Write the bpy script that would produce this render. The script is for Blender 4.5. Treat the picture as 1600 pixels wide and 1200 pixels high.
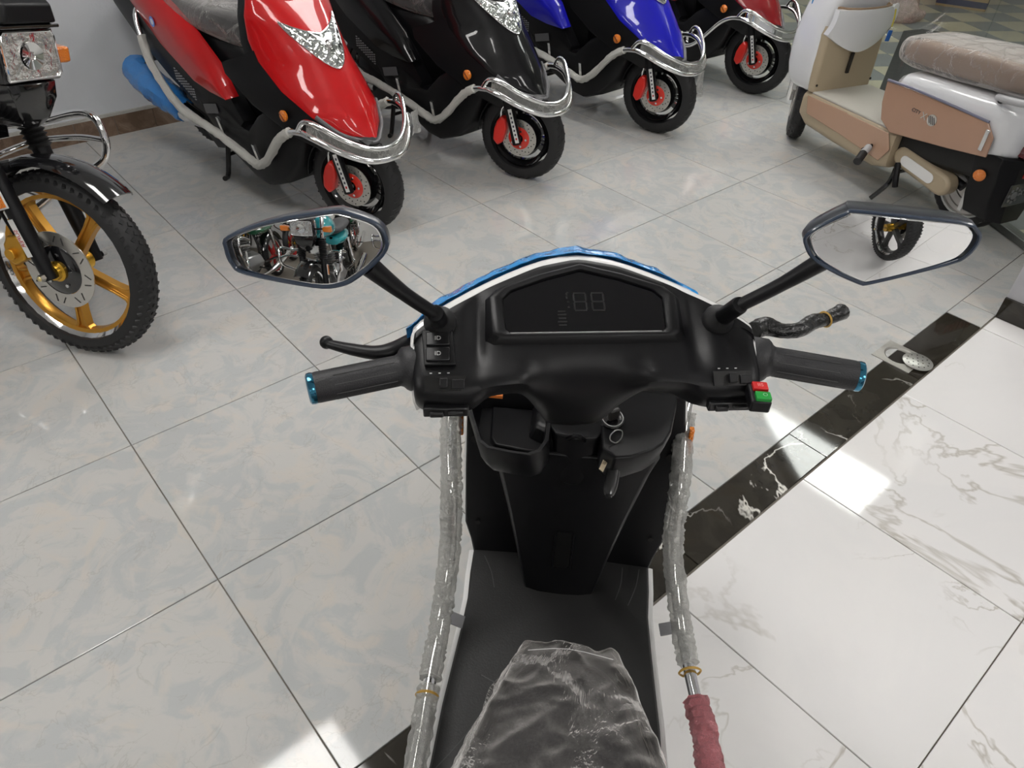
import bpy, bmesh, math, random
from mathutils import Vector, Matrix, noise
random.seed(7)
R = math.radians
V = Vector
SC = bpy.context.scene
COL = SC.collection
for o in list(bpy.data.objects): bpy.data.objects.remove(o)

# ------------------------------------------------------------------ camera
FPX, PITCH, ROLL, H = 1144.8, 0.69544, 0.03809, 1.5426
_cy, _sy, _cr, _sr = math.cos(PITCH), math.sin(PITCH), math.cos(ROLL), math.sin(ROLL)
_U, _D, _Rt = V((0, _sy, _cy)), V((0, _cy, -_sy)), V((1, 0, 0))
CR = _Rt * _cr + _U * _sr
CU = -_Rt * _sr + _U * _cr
CAM = V((0, 0, H))
cd = bpy.data.cameras.new('camera'); cam = bpy.data.objects.new('camera', cd); COL.objects.link(cam)
cd.sensor_width = 36.0; cd.lens = FPX / 1600 * 36.0; cd.clip_start = 0.02; cd.clip_end = 60
mw = Matrix.Identity(4)
for i in range(3):
    mw[i][0] = CR[i]; mw[i][1] = CU[i]; mw[i][2] = -_D[i]; mw[i][3] = CAM[i]
cam.matrix_world = mw
SC.camera = cam

# ------------------------------------------------------------------ view, world, lights
SC.view_settings.view_transform = 'Standard'
SC.view_settings.look = 'None'
SC.view_settings.exposure = 0.0
SC.view_settings.gamma = 1.0
SC.view_settings.use_curve_mapping = False
w = bpy.data.worlds.new('world'); SC.world = w; w.use_nodes = True
w.node_tree.nodes['Background'].inputs[0].default_value = (0.80, 0.83, 0.88, 1)
w.node_tree.nodes['Background'].inputs[1].default_value = 0.25
LAMP = 15.5          # strength of the ceiling panels

# the showroom is turned against the camera: a runs along the white tiles' joints, b across
def AB(a, b, z=0.0):
    return V((a * 0.6694 + b * 0.7429, -a * 0.7429 + b * 0.6694, z))
ROT_AB = math.atan2(-0.7429, 0.6694)

def ray(px, py):
    return _D + CR * ((px - 800) / FPX) - CU * ((py - 600) / FPX)
def at(px, py, z=0.0):
    r = ray(px, py); return CAM + r * ((z - H) / r.z)
def atpl(px, py, p0, n):
    r = ray(px, py); return CAM + r * ((p0 - CAM).dot(n) / r.dot(n))

# ------------------------------------------------------------------ materials
MATS = {}
def nt(name):
    m = bpy.data.materials.new(name); m.use_nodes = True
    t = m.node_tree; b = t.nodes['Principled BSDF']
    return m, t, b
def N(t, typ, **kw):
    n = t.nodes.new(typ)
    for k, v in kw.items():
        if k.startswith('i_'):
            key = k[2:]
            n.inputs[int(key) if key.isdigit() else key].default_value = v
        else: setattr(n, k, v)
    return n
def mat(name, col, rough=0.5, metal=0.0, coat=0.0, bump=None, var=0.0, emit=None, alpha=None, spec=None, trans=None, ior=None):
    """bump = (scale, strength, kind)"""
    if name in MATS: return MATS[name]
    m, t, b = nt(name); L = t.links
    b.inputs['Base Color'].default_value = (*col, 1)
    b.inputs['Roughness'].default_value = rough
    b.inputs['Metallic'].default_value = metal
    b.inputs['Coat Weight'].default_value = coat
    b.inputs['Coat Roughness'].default_value = 0.04
    if spec is not None: b.inputs['Specular IOR Level'].default_value = spec
    if ior: b.inputs['IOR'].default_value = ior
    if trans: b.inputs['Transmission Weight'].default_value = trans
    if emit: b.inputs['Emission Color'].default_value = (*emit[0], 1); b.inputs['Emission Strength'].default_value = emit[1]
    tc = N(t, 'ShaderNodeTexCoord')
    if var:
        nz = N(t, 'ShaderNodeTexNoise', i_Scale=9.0, i_Detail=4.0)
        L.new(tc.outputs['Object'], nz.inputs['Vector'])
        mx = N(t, 'ShaderNodeMix', data_type='RGBA')
        mx.inputs[6].default_value = (*[max(0, c * (1 - var)) for c in col], 1)
        mx.inputs[7].default_value = (*[min(1, c * (1 + var)) for c in col], 1)
        L.new(nz.outputs['Fac'], mx.inputs[0]); L.new(mx.outputs[2], b.inputs['Base Color'])
    if bump:
        sc, st, kind = bump
        if kind == 'voronoi':
            nz = N(t, 'ShaderNodeTexVoronoi', i_Scale=sc); src = nz.outputs['Distance']
        elif kind == 'wave':
            nz = N(t, 'ShaderNodeTexWave', i_Scale=sc, i_Distortion=6.0); src = nz.outputs['Fac']
        else:
            nz = N(t, 'ShaderNodeTexNoise', i_Scale=sc, i_Detail=5.0); src = nz.outputs['Fac']
        L.new(tc.outputs['Object'], nz.inputs['Vector'])
        bp = N(t, 'ShaderNodeBump', i_Strength=st, i_Distance=0.01)
        L.new(src, bp.inputs['Height']); L.new(bp.outputs['Normal'], b.inputs['Normal'])
        if coat: L.new(bp.outputs['Normal'], b.inputs['Coat Normal'])
    if alpha is not None: b.inputs['Alpha'].default_value = alpha
    MATS[name] = m
    return m

def film(name, tint, opacity, sc=30.0, rough=0.12, white=0.5, crease=0.6, facing=0.0, dist=0.012):
    """thin wrinkled plastic: mostly see-through, milky along creases"""
    if name in MATS: return MATS[name]
    m = bpy.data.materials.new(name); m.use_nodes = True
    t = m.node_tree; t.nodes.clear(); L = t.links
    out = N(t, 'ShaderNodeOutputMaterial')
    tr = N(t, 'ShaderNodeBsdfTransparent'); tr.inputs[0].default_value = (*[0.5 + 0.5 * c for c in tint], 1)
    pb = N(t, 'ShaderNodeBsdfPrincipled'); pb.inputs['Base Color'].default_value = (*tint, 1)
    pb.inputs['Roughness'].default_value = rough; pb.inputs['Specular IOR Level'].default_value = 0.8
    tc = N(t, 'ShaderNodeTexCoord')
    n1 = N(t, 'ShaderNodeTexNoise', i_Scale=sc, i_Detail=6.0, i_Roughness=0.65, i_Distortion=1.2)
    n2 = N(t, 'ShaderNodeTexVoronoi', i_Scale=sc * 1.3); n2.feature = 'DISTANCE_TO_EDGE'
    L.new(tc.outputs['Object'], n1.inputs['Vector'])
    mxv = N(t, 'ShaderNodeVectorMath', operation='MULTIPLY_ADD')
    L.new(n1.outputs['Color'], mxv.inputs[0]); mxv.inputs[1].default_value = (0.12, 0.12, 0.12)
    L.new(tc.outputs['Object'], mxv.inputs[2]); L.new(mxv.outputs[0], n2.inputs['Vector'])
    cr = N(t, 'ShaderNodeMapRange'); cr.inputs[1].default_value = 0.0; cr.inputs[2].default_value = 0.09
    cr.inputs[3].default_value = 1.0; cr.inputs[4].default_value = 0.0
    L.new(n2.outputs['Distance'], cr.inputs[0])
    mu = N(t, 'ShaderNodeMath', operation='MULTIPLY', i_1=crease * 0.35); L.new(cr.outputs[0], mu.inputs[0])
    ad = N(t, 'ShaderNodeMath', operation='ADD', i_1=opacity); L.new(mu.outputs[0], ad.inputs[0]); ad.use_clamp = True
    fr = N(t, 'ShaderNodeFresnel', i_IOR=1.45); ge = N(t, 'ShaderNodeNewGeometry')
    fb = N(t, 'ShaderNodeMix'); L.new(ge.outputs['Backfacing'], fb.inputs[0]); L.new(fr.outputs[0], fb.inputs[2]); fb.inputs[3].default_value = 0.0
    if facing:
        lw = N(t, 'ShaderNodeLayerWeight', i_Blend=0.5); pw = N(t, 'ShaderNodeMath', operation='POWER', i_1=2.2); L.new(lw.outputs['Facing'], pw.inputs[0])
        fm = N(t, 'ShaderNodeMath', operation='MULTIPLY_ADD', i_1=facing); L.new(pw.outputs[0], fm.inputs[0]); L.new(ad.outputs[0], fm.inputs[2]); ad = fm
    ad2 = N(t, 'ShaderNodeMath', operation='ADD'); L.new(ad.outputs[0], ad2.inputs[0]); L.new(fb.outputs[0], ad2.inputs[1]); ad2.use_clamp = True
    hs = N(t, 'ShaderNodeMath', operation='MULTIPLY_ADD', i_1=0.5); L.new(cr.outputs[0], hs.inputs[0]); L.new(n1.outputs['Fac'], hs.inputs[2])
    bp = N(t, 'ShaderNodeBump', i_Strength=white, i_Distance=dist); L.new(hs.outputs[0], bp.inputs['Height'])
    L.new(bp.outputs[0], pb.inputs['Normal']); L.new(bp.outputs[0], fr.inputs['Normal'])
    mx = N(t, 'ShaderNodeMixShader')
    L.new(ad2.outputs[0], mx.inputs[0]); L.new(tr.outputs[0], mx.inputs[1]); L.new(pb.outputs[0], mx.inputs[2])
    L.new(mx.outputs[0], out.inputs[0])
    MATS[name] = m
    return m

def glass_mat(name, tint=(0.93, 0.96, 0.95), extra=0.02):
    m = bpy.data.materials.new(name); m.use_nodes = True
    t = m.node_tree; t.nodes.clear(); L = t.links
    out = N(t, 'ShaderNodeOutputMaterial'); tr = N(t, 'ShaderNodeBsdfTransparent'); tr.inputs[0].default_value = (*tint, 1)
    gl = N(t, 'ShaderNodeBsdfGlossy'); gl.inputs['Roughness'].default_value = 0.02
    fr = N(t, 'ShaderNodeFresnel', i_IOR=1.35); ge = N(t, 'ShaderNodeNewGeometry')
    fb = N(t, 'ShaderNodeMix'); L.new(ge.outputs['Backfacing'], fb.inputs[0]); L.new(fr.outputs[0], fb.inputs[2]); fb.inputs[3].default_value = 0.0
    ad = N(t, 'ShaderNodeMath', operation='ADD', i_1=extra); L.new(fb.outputs[0], ad.inputs[0]); mx = N(t, 'ShaderNodeMixShader')
    L.new(ad.outputs[0], mx.inputs[0]); L.new(tr.outputs[0], mx.inputs[1]); L.new(gl.outputs[0], mx.inputs[2]); L.new(mx.outputs[0], out.inputs[0])
    return m

def marble(name, base, cool, warm, vein, vein_w, vein_amt, scale, rough, cloud=1.0, vscale=2.2, speck=0.0, mask_lo=0.5):
    m, t, b = nt(name); L = t.links
    tc = N(t, 'ShaderNodeTexCoord'); oi = N(t, 'ShaderNodeObjectInfo')
    mu = N(t, 'ShaderNodeMath', operation='MULTIPLY', i_1=37.0); L.new(oi.outputs['Random'], mu.inputs[0])
    cb = N(t, 'ShaderNodeCombineXYZ'); L.new(mu.outputs[0], cb.inputs[0]); L.new(mu.outputs[0], cb.inputs[1]); L.new(mu.outputs[0], cb.inputs[2])
    va = N(t, 'ShaderNodeVectorMath', operation='ADD'); L.new(tc.outputs['Object'], va.inputs[0]); L.new(cb.outputs[0], va.inputs[1])
    P = va.outputs[0]
    n1 = N(t, 'ShaderNodeTexNoise', i_Scale=scale, i_Detail=7.0, i_Roughness=0.6, i_Distortion=1.6); L.new(P, n1.inputs['Vector'])
    n2 = N(t, 'ShaderNodeTexNoise', i_Scale=scale * 0.8, i_Detail=5.0, i_Roughness=0.55, i_Distortion=2.2)
    v2 = N(t, 'ShaderNodeVectorMath', operation='ADD'); L.new(P, v2.inputs[0]); v2.inputs[1].default_value = (5, 9, 3); L.new(v2.outputs[0], n2.inputs['Vector'])
    def mr(src, a, b_, c=0.0, d=1.0):
        r = N(t, 'ShaderNodeMapRange'); r.inputs[1].default_value = a; r.inputs[2].default_value = b_; r.inputs[3].default_value = c; r.inputs[4].default_value = d
        L.new(src, r.inputs[0]); return r.outputs[0]
    def mix(f, a, b_):
        x = N(t, 'ShaderNodeMix', data_type='RGBA')
        if hasattr(f, 'links'): L.new(f, x.inputs[0])
        else: x.inputs[0].default_value = f
        for i, c in ((6, a), (7, b_)):
            if hasattr(c, 'links'): L.new(c, x.inputs[i])
            else: x.inputs[i].default_value = (*c, 1)
        return x.outputs[2]
    c = mix(mr(n1.outputs['Fac'], 0.46, 0.56, 0, cloud), base, cool)
    c = mix(mr(n2.outputs['Fac'], 0.54, 0.66, 0, cloud), c, warm)
    # veins: the contour where a warped noise crosses one half, kept only in patches
    def veins(off, sc, w_, lo, amt, col, c):
        vv = N(t, 'ShaderNodeVectorMath', operation='ADD'); L.new(P, vv.inputs[0]); vv.inputs[1].default_value = off
        nn = N(t, 'ShaderNodeTexNoise', i_Scale=sc, i_Detail=6.0, i_Roughness=0.55, i_Distortion=0.8); L.new(vv.outputs[0], nn.inputs['Vector'])
        s = N(t, 'ShaderNodeMath', operation='SUBTRACT', i_1=0.5); L.new(nn.outputs['Fac'], s.inputs[0])
        a = N(t, 'ShaderNodeMath', operation='ABSOLUTE'); L.new(s.outputs[0], a.inputs[0])
        f = mr(a.outputs[0], 0.0, w_, 1.0, 0.0)
        mk = N(t, 'ShaderNodeTexNoise', i_Scale=sc * 1.1, i_Detail=2.0); v3 = N(t, 'ShaderNodeVectorMath', operation='ADD'); L.new(vv.outputs[0], v3.inputs[0]); v3.inputs[1].default_value = (3, 1, 7); L.new(v3.outputs[0], mk.inputs['Vector'])
        g = mr(mk.outputs['Fac'], lo, lo + 0.1, 0.0, amt)
        p = N(t, 'ShaderNodeMath', operation='MULTIPLY'); L.new(f, p.inputs[0]); L.new(g, p.inputs[1])
        return mix(p.outputs[0], c, col)
    c = veins((11, 2, 5), vscale, vein_w, mask_lo, vein_amt, vein, c)
    c = veins((1, 22, 8), vscale * 1.9, vein_w * 0.8, mask_lo + 0.03, vein_amt * 0.7, vein, c)
    L.new(c, b.inputs['Base Color'])
    b.inputs['Roughness'].default_value = rough
    MATS[name] = m
    return m

# ------------------------------------------------------------------ mesh helpers
def catmull(pts, n=6, closed=False):
    pts = [V(p) for p in pts]
    if len(pts) < 3: return pts
    out = []; m = len(pts)
    rng = range(m if closed else m - 1)
    for i in rng:
        p0 = pts[(i - 1) % m] if closed or i > 0 else pts[0]
        p1 = pts[i]; p2 = pts[(i + 1) % m]
        p3 = pts[(i + 2) % m] if closed or i + 2 < m else pts[-1]
        for k in range(n):
            t = k / n
            out.append(0.5 * ((2 * p1) + (p2 - p0) * t + (2 * p0 - 5 * p1 + 4 * p2 - p3) * t * t + (3 * p1 - p0 - 3 * p2 + p3) * t ** 3))
    if not closed: out.append(pts[-1])
    return out

class MB:
    def __init__(s, M=None): s.v = []; s.f = []; s.M = M
    def add(s, vs, fs):
        o = len(s.v)
        s.v += [(s.M @ V(p)) if s.M else V(p) for p in vs]
        s.f += [tuple(i + o for i in f) for f in fs]; return s
    def box(s, c, size, rot=None):
        c = V(c); x, y, z = [d / 2 for d in size]
        P = [V((i * x, j * y, k * z)) for k in (-1, 1) for j in (-1, 1) for i in (-1, 1)]
        if rot: P = [rot @ p for p in P]
        return s.add([c + p for p in P], [(0, 2, 3, 1), (4, 5, 7, 6), (0, 1, 5, 4), (2, 6, 7, 3), (0, 4, 6, 2), (1, 3, 7, 5)])
    def loft(s, secs, caps=True, closed=False):
        n = len(secs[0]); vs = [p for q in secs for p in q]; fs = []; m = len(secs)
        for i in range(m if closed else m - 1):
            for j in range(n):
                a = i * n + j; b = i * n + (j + 1) % n; i2 = (i + 1) % m
                fs.append((a, b, i2 * n + (j + 1) % n, i2 * n + j))
        if caps and not closed: fs += [tuple(range(n))[::-1], tuple(range((m - 1) * n, m * n))]
        return s.add(vs, fs)
    def tube(s, pts, r, seg=10, sub=6, closed=False, jit=0.0, smooth=True, flat=1.0):
        P = catmull(pts, sub, closed) if smooth and sub > 1 else [V(p) for p in pts]
        n = len(P); rr = r if isinstance(r, (list, tuple)) else None
        secs = []; up = None
        for i, p in enumerate(P):
            d = (P[(i + 1) % n] - P[i - 1]) if closed else (P[min(i + 1, n - 1)] - P[max(i - 1, 0)])
            d.normalize()
            if up is None:
                up = V((0, 0, 1)) if abs(d.z) < 0.9 else V((1, 0, 0))
            a = d.cross(up).normalized(); up = a.cross(d).normalized()
            if rr:
                t = i / (n - 1) * (len(rr) - 1); k = min(int(t), len(rr) - 2); rad = rr[k] + (rr[k + 1] - rr[k]) * (t - k)
            else: rad = r
            sec = []
            for j in range(seg):
                q = 2 * math.pi * j / seg; q_r = rad * (1 + (random.uniform(-jit, jit) if jit else 0))
                sec.append(p + a * math.cos(q) * q_r + up * math.sin(q) * q_r * flat)
            secs.append(sec)
        return s.loft(secs, True, closed)
    def cyl(s, p0, p1, r0, r1=None, seg=20):
        return s.tube([p0, p1], [r0, r0 if r1 is None else r1], seg, 1, smooth=False)
    def lathe(s, prof, c, axis=(0, 1, 0), seg=36, closed=True, a0=0.0, a1=None):
        c = V(c); ax = V(axis).normalized(); u = V((1, 0, 0)) if abs(ax.x) < 0.9 else V((0, 0, 1))
        u = (u - ax * u.dot(ax)).normalized(); w_ = ax.cross(u)
        full = a1 is None; n = seg if full else seg + 1
        secs = []
        for i in range(n):
            t = a0 + (2 * math.pi if full else (a1 - a0)) * i / seg
            d = u * math.cos(t) + w_ * math.sin(t)
            secs.append([c + d * r + ax * h for r, h in prof])
        if closed: return s.loft(secs, not full, full)
        m = len(prof); vs = [p for q in secs for p in q]; fs = []
        for i in range(n if full else n - 1):
            for j in range(m - 1):
                i2 = (i + 1) % n; fs.append((i * m + j, i * m + j + 1, i2 * m + j + 1, i2 * m + j))
        return s.add(vs, fs)
    def prism(s, poly, th):
        """poly: 3D points of a face; extruded by vector th"""
        th = V(th); n = len(poly); P = [V(p) for p in poly]
        return s.add(P + [p + th for p in P], [tuple(range(n))[::-1], tuple(range(n, 2 * n))] + [(i, (i + 1) % n, n + (i + 1) % n, n + i) for i in range(n)])
    def sph(s, c, r, seg=16, rings=10):
        c = V(c); r = V(r) if hasattr(r, '__len__') else V((r, r, r)); vs = [c + V((0, 0, r.z))]; fs = []
        for i in range(1, rings):
            a = math.pi * i / rings
            for j in range(seg):
                b = 2 * math.pi * j / seg; vs.append(c + V((r.x * math.sin(a) * math.cos(b), r.y * math.sin(a) * math.sin(b), r.z * math.cos(a))))
        vs.append(c - V((0, 0, r.z))); L = len(vs) - 1
        for j in range(seg):
            fs.append((0, 1 + j, 1 + (j + 1) % seg)); e = 1 + (rings - 2) * seg; fs.append((L, e + (j + 1) % seg, e + j))
            for i in range(rings - 2):
                o = 1 + i * seg; fs.append((o + j, o + seg + j, o + seg + (j + 1) % seg, o + (j + 1) % seg))
        return s.add(vs, fs)
    def shell(s, G, th):
        """G: rows of points (open surface) given thickness th (vector or function of point)"""
        n = len(G); m = len(G[0]); top = [V(p) for q in G for p in q]
        bot = [p + (V(th(p)) if callable(th) else V(th)) for p in top]; o = n * m; fs = []
        for i in range(n - 1):
            for j in range(m - 1):
                a, b, c, d = i * m + j, i * m + j + 1, (i + 1) * m + j + 1, (i + 1) * m + j
                fs += [(a, b, c, d), (o + d, o + c, o + b, o + a)]
        bd = [i for i in range(m)] + [i * m + m - 1 for i in range(1, n)] + [(n - 1) * m + j for j in range(m - 2, -1, -1)] + [i * m for i in range(n - 2, 0, -1)]
        for k in range(len(bd)):
            a, b = bd[k], bd[(k + 1) % len(bd)]; fs.append((b, a, o + a, o + b))
        return s.add(top + bot, fs)
    def build(s, name, m, parent=None, bevel=0.0, sub=0, angle=40, stuff=False, label=None):
        me = bpy.data.meshes.new(name); me.from_pydata([tuple(p) for p in s.v], [], s.f)
        bm = bmesh.new(); bm.from_mesh(me); bmesh.ops.recalc_face_normals(bm, faces=bm.faces); bm.to_mesh(me); bm.free()
        me.polygons.foreach_set('use_smooth', [True] * len(me.polygons))
        me.set_sharp_from_angle(angle=R(angle))
        if m: me.materials.append(m)
        o = bpy.data.objects.new(name, me); COL.objects.link(o)
        if parent: o.parent = parent
        if bevel:
            b = o.modifiers.new('b', 'BEVEL'); b.width = bevel; b.segments = 2; b.limit_method = 'ANGLE'; b.angle_limit = R(35)
        if sub:
            b = o.modifiers.new('s', 'SUBSURF'); b.levels = sub; b.render_levels = sub
        if stuff: o['kind'] = 'stuff'
        if label: o['label'] = label
        return o

def thing(name, label, cat, loc=(0, 0, 0), rz=0.0, group=None, M=None):
    o = bpy.data.objects.new(name, None); COL.objects.link(o); o.empty_display_size = 0.1
    if M is not None: o.matrix_world = M
    else: o.location = loc; o.rotation_euler = (0, 0, rz)
    o['label'] = label; o['category'] = cat
    if group: o['group'] = group
    return o
def dup(root, loc, label, rz=None):
    r = root.copy(); COL.objects.link(r)
    m = root.matrix_world.copy() if rz is None else Matrix.Rotation(R(rz), 4, 'Z') @ root.matrix_world
    m.translation = V(loc); r.matrix_world = m; r['label'] = label
    for ch in list(root.children):
        c = ch.copy(); COL.objects.link(c); c.parent = r
        for g in list(ch.children):
            d = g.copy(); COL.objects.link(d); d.parent = c
    return r
def structure(o): o['kind'] = 'structure'; return o
def text(s_, size, M, m, name, parent, th=0.0004, label=None):
    c = bpy.data.curves.new(name, 'FONT'); c.body = s_; c.size = size; c.extrude = th; c.align_x = 'CENTER'; c.align_y = 'CENTER'
    t = bpy.data.objects.new(name, c); COL.objects.link(t)
    me = bpy.data.meshes.new_from_object(t.evaluated_get(bpy.context.evaluated_depsgraph_get()))
    bpy.data.objects.remove(t); me.transform(M); me.materials.clear(); me.materials.append(m)
    o = bpy.data.objects.new(name, me); COL.objects.link(o); o.parent = parent
    if label: o['label'] = label
    return o
def frameM(o, x, y, z):
    M = Matrix.Identity(4)
    for i in range(3): M[i][0] = x[i]; M[i][1] = y[i]; M[i][2] = z[i]; M[i][3] = o[i]
    return M

BLK = lambda: mat('black plastic', (0.0055, 0.0055, 0.0065), 0.38, spec=0.28, bump=(900, 0.06, 'noise'))
BLKG = lambda: mat('gloss black', (0.006, 0.006, 0.007), 0.12, coat=1.0)
RUB = lambda: mat('rubber', (0.012, 0.012, 0.013), 0.55)
CHR = lambda: mat('chrome', (0.82, 0.82, 0.82), 0.06, 1.0)
STL = lambda: mat('brushed steel', (0.55, 0.55, 0.54), 0.28, 1.0, bump=(200, 0.05, 'noise'))
GRYM = lambda: mat('dull grey metal', (0.30, 0.30, 0.30), 0.4, 0.8)
WRAP = lambda: film('bubble wrap', (0.90, 0.90, 0.86), 0.30, 55, 0.10, 0.9, 1.0, 0.35)
FOAM = lambda: film('milky foam wrap', (0.78, 0.77, 0.72), 0.72, 70, 0.3, 0.6, 0.6)
SEATF = lambda: film('clear seat film', (0.62, 0.60, 0.58), 0.0, 5, 0.08, 1.0, 0.14, 0.85, 0.022)
ORG = lambda: mat('amber lens', (0.75, 0.20, 0.01), 0.15, coat=1.0, bump=(260, 0.3, 'voronoi'))
WHT = lambda: mat('white paint', (0.80, 0.80, 0.79), 0.18, coat=0.6)
# ------------------------------------------------------------------ the room
A_WALL, A_EDGE, A_STRIP, STEP = -4.257, -0.657, -0.527, 0.6
B0 = 0.185
GL0, GLD = V((2.24, 2.93, 0)), V((-0.155, 0.988, 0)).normalized()      # foot of the glass partition
GLN = V((GLD.y, -GLD.x, 0))                                           # towards the next room
grout = mat('grout', (0.20, 0.18, 0.15), 0.8)
LIGHT = marble('light marble tile', (0.50, 0.495, 0.475), (0.43, 0.445, 0.445), (0.53, 0.50, 0.455), (0.36, 0.345, 0.32), 0.012, 0.45, 6.5, 0.06, 0.85, 7.0, mask_lo=0.44)
WHITE = marble('white marble tile', (0.76, 0.75, 0.74), (0.73, 0.725, 0.72), (0.78, 0.76, 0.74), (0.36, 0.33, 0.27), 0.010, 0.65, 1.3, 0.05, 0.6, 1.3, mask_lo=0.50)
DARK = marble('dark marble tile', (0.022, 0.019, 0.014), (0.035, 0.031, 0.024), (0.028, 0.022, 0.014), (0.80, 0.78, 0.72), 0.007, 1.0, 5.0, 0.05, 0.7, 1.5, mask_lo=0.50)
WOOD = marble('brown skirting tile', (0.16, 0.105, 0.07), (0.11, 0.07, 0.045), (0.24, 0.17, 0.12), (0.30, 0.22, 0.16), 0.02, 0.5, 4.0, 0.25, 0.9, 6.0)
WALLM = mat('grey wall paint', (0.56, 0.58, 0.605), 0.75, var=0.05, bump=(60, 0.12, 'noise'))
WALLO = mat('pale wall paint', (0.66, 0.66, 0.645), 0.8, var=0.03)
CEIL = mat('ceiling paint', (0.78, 0.78, 0.77), 0.9, var=0.02)

fl = MB().box((0.8, 2.4, -0.055), (12.5, 16.5, 0.10)).build('floor', grout)
structure(fl)

def clip(poly, p0, n):
    out = []
    for i in range(len(poly)):
        a, b = poly[i], poly[(i + 1) % len(poly)]; da, db = (a - p0).dot(n), (b - p0).dot(n)
        if da <= 0: out.append(a)
        if (da < 0 < db) or (db < 0 < da): out.append(a + (b - a) * (da / (da - db)))
    return out
GAP = 0.0014
def tilemesh(name, la, lb, m):
    mb = MB(); a, b, c = la / 2 - GAP, lb / 2 - GAP, 0.0012
    secs = [[V((-a, -b, -0.008)), V((a, -b, -0.008)), V((a, b, -0.008)), V((-a, b, -0.008))],
            [V((-a, -b, -c)), V((a, -b, -c)), V((a, b, -c)), V((-a, b, -c))],
            [V((-a + c, -b + c, 0)), V((a - c, -b + c, 0)), V((a - c, b - c, 0)), V((-a + c, b - c, 0))]]
    mb.loft(secs); o = mb.build(name, m, angle=20); me = o.data; bpy.data.objects.remove(o); return me
def put_tile(name, me, a, b, parent=None, rot=0):
    o = bpy.data.objects.new(name, me); COL.objects.link(o); o.parent = parent or fl
    o.location = AB(a, b, 0); o.rotation_euler = (0, 0, ROT_AB + rot); return o
def cut_tile(name, a0, a1, b0, b1, m, cuts):
    poly = [AB(a0 + GAP, b0 + GAP), AB(a1 - GAP, b0 + GAP), AB(a1 - GAP, b1 - GAP), AB(a0 + GAP, b1 - GAP)]
    for p0, n in cuts: poly = clip(poly, p0, n)
    if len(poly) < 3: return
    ar = sum((poly[i].x * poly[(i + 1) % len(poly)].y - poly[(i + 1) % len(poly)].x * poly[i].y) for i in range(len(poly))) / 2
    if abs(ar) < 0.002: return
    c = sum(poly, V((0, 0, 0))) / len(poly)
    o = MB().prism([p - c + V((0, 0, -0.008)) for p in poly], (0, 0, 0.008)).build(name, m, fl, angle=20); o.location = c
    return o
tl = tilemesh('floor_tile', STEP, 0.598, LIGHT)
for i in range(6):
    a0 = A_WALL + i * STEP
    for k in range(-7, 16):
        b0 = B0 + 0.598 * k; b1 = b0 + 0.598
        cs = [AB(a, b) for a in (a0, a0 + STEP) for b in (b0, b1)]
        ds = [(c - GL0).dot(GLN) for c in cs]
        if max(ds) < -0.01: put_tile('floor_tile', tl, a0 + STEP / 2, b0 + 0.299)
        elif min(ds) < -0.01: cut_tile('floor_tile', a0, a0 + STEP, b0, b1, LIGHT, [(GL0 - GLN * 0.01, GLN)])
for b0, b1 in ((2.825, 2.955), (2.955, 3.55), (3.55, 4.2)):
    cut_tile('floor_tile', A_EDGE, A_STRIP if b0 < 2.9 else A_EDGE + 0.6, b0, b1, LIGHT, [(GL0 - GLN * 0.01, GLN)])
tw = tilemesh('floor_tile', 0.603, 0.603, WHITE)
for i in range(7):
    for k in range(-6, 2):
        put_tile('floor_tile', tw, A_STRIP + 0.004 + 0.603 * (i + 0.5), 1.617 + 0.603 * (k + 0.5))
twn = tilemesh('floor_tile', 0.603, 0.118, WHITE)
for i in range(7): put_tile('floor_tile', twn, A_STRIP + 0.004 + 0.603 * (i + 0.5), 2.823 + 0.06)
td = tilemesh('border_tile', A_STRIP - A_EDGE, 0.61, DARK)
for k in range(-7, 1): put_tile('border_tile', td, (A_EDGE + A_STRIP) / 2, 1.446 + 0.61 * k)
for b0, b1 in ((1.751, 2.335), (2.475, 2.823)): cut_tile('border_tile', A_EDGE, A_STRIP, b0, b1, DARK, [])
cut_tile('border_tile', A_STRIP - 0.045, A_STRIP, 2.335, 2.475, DARK, [])

# next room behind the glass: small checkered tiles
CREAM = mat('cream terrazzo', (0.50, 0.46, 0.34), 0.3, var=0.10, bump=(90, 0.05, 'noise'))
BLUEG = mat('blue grey terrazzo', (0.24, 0.25, 0.25), 0.3, var=0.12)
FX, FY = GLN, GLD
ft = []
for m in (CREAM, BLUEG):
    h = 0.149; ft.append(MB().box((0, 0, -0.004), (2 * h, 2 * h, 0.008)).build('far_tile', m).data)
for o in [o for o in bpy.data.objects if o.name.startswith('far_tile')]: bpy.data.objects.remove(o)
for i in range(13):
    for k in range(-3, 19):
        p = GL0 + FX * (0.19 + 0.3 * i) + FY * (0.3 * k)
        o = bpy.data.objects.new('checker_tile', ft[(i + k) % 2]); COL.objects.link(o); o.parent = fl
        o.location = p; o.rotation_euler = (0, 0, math.atan2(FX.y, FX.x))

# walls
def wall_ab(name, a0, b0, a1, b1, h, m, th=0.1, z0=0.0):
    p, q = AB(a0, b0), AB(a1, b1); d = (q - p).normalized(); n = V((-d.y, d.x, 0)) * th
    return structure(MB().prism([p + V((0, 0, z0)), q + V((0, 0, z0)), q + n + V((0, 0, z0)), p + n + V((0, 0, z0))], (0, 0, h - z0)).build(name, m))
HC = 3.0
wall_ab('wall_back', -4.272, -4.5, -4.272, 6.55, HC, WALLM)
wall_ab('wall_left', 4.2, -4.5, -4.272, -4.5, HC, WALLO)
wall_ab('wall_front', 4.2, 7.4, 4.2, -4.5, HC, WALLO)
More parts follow.
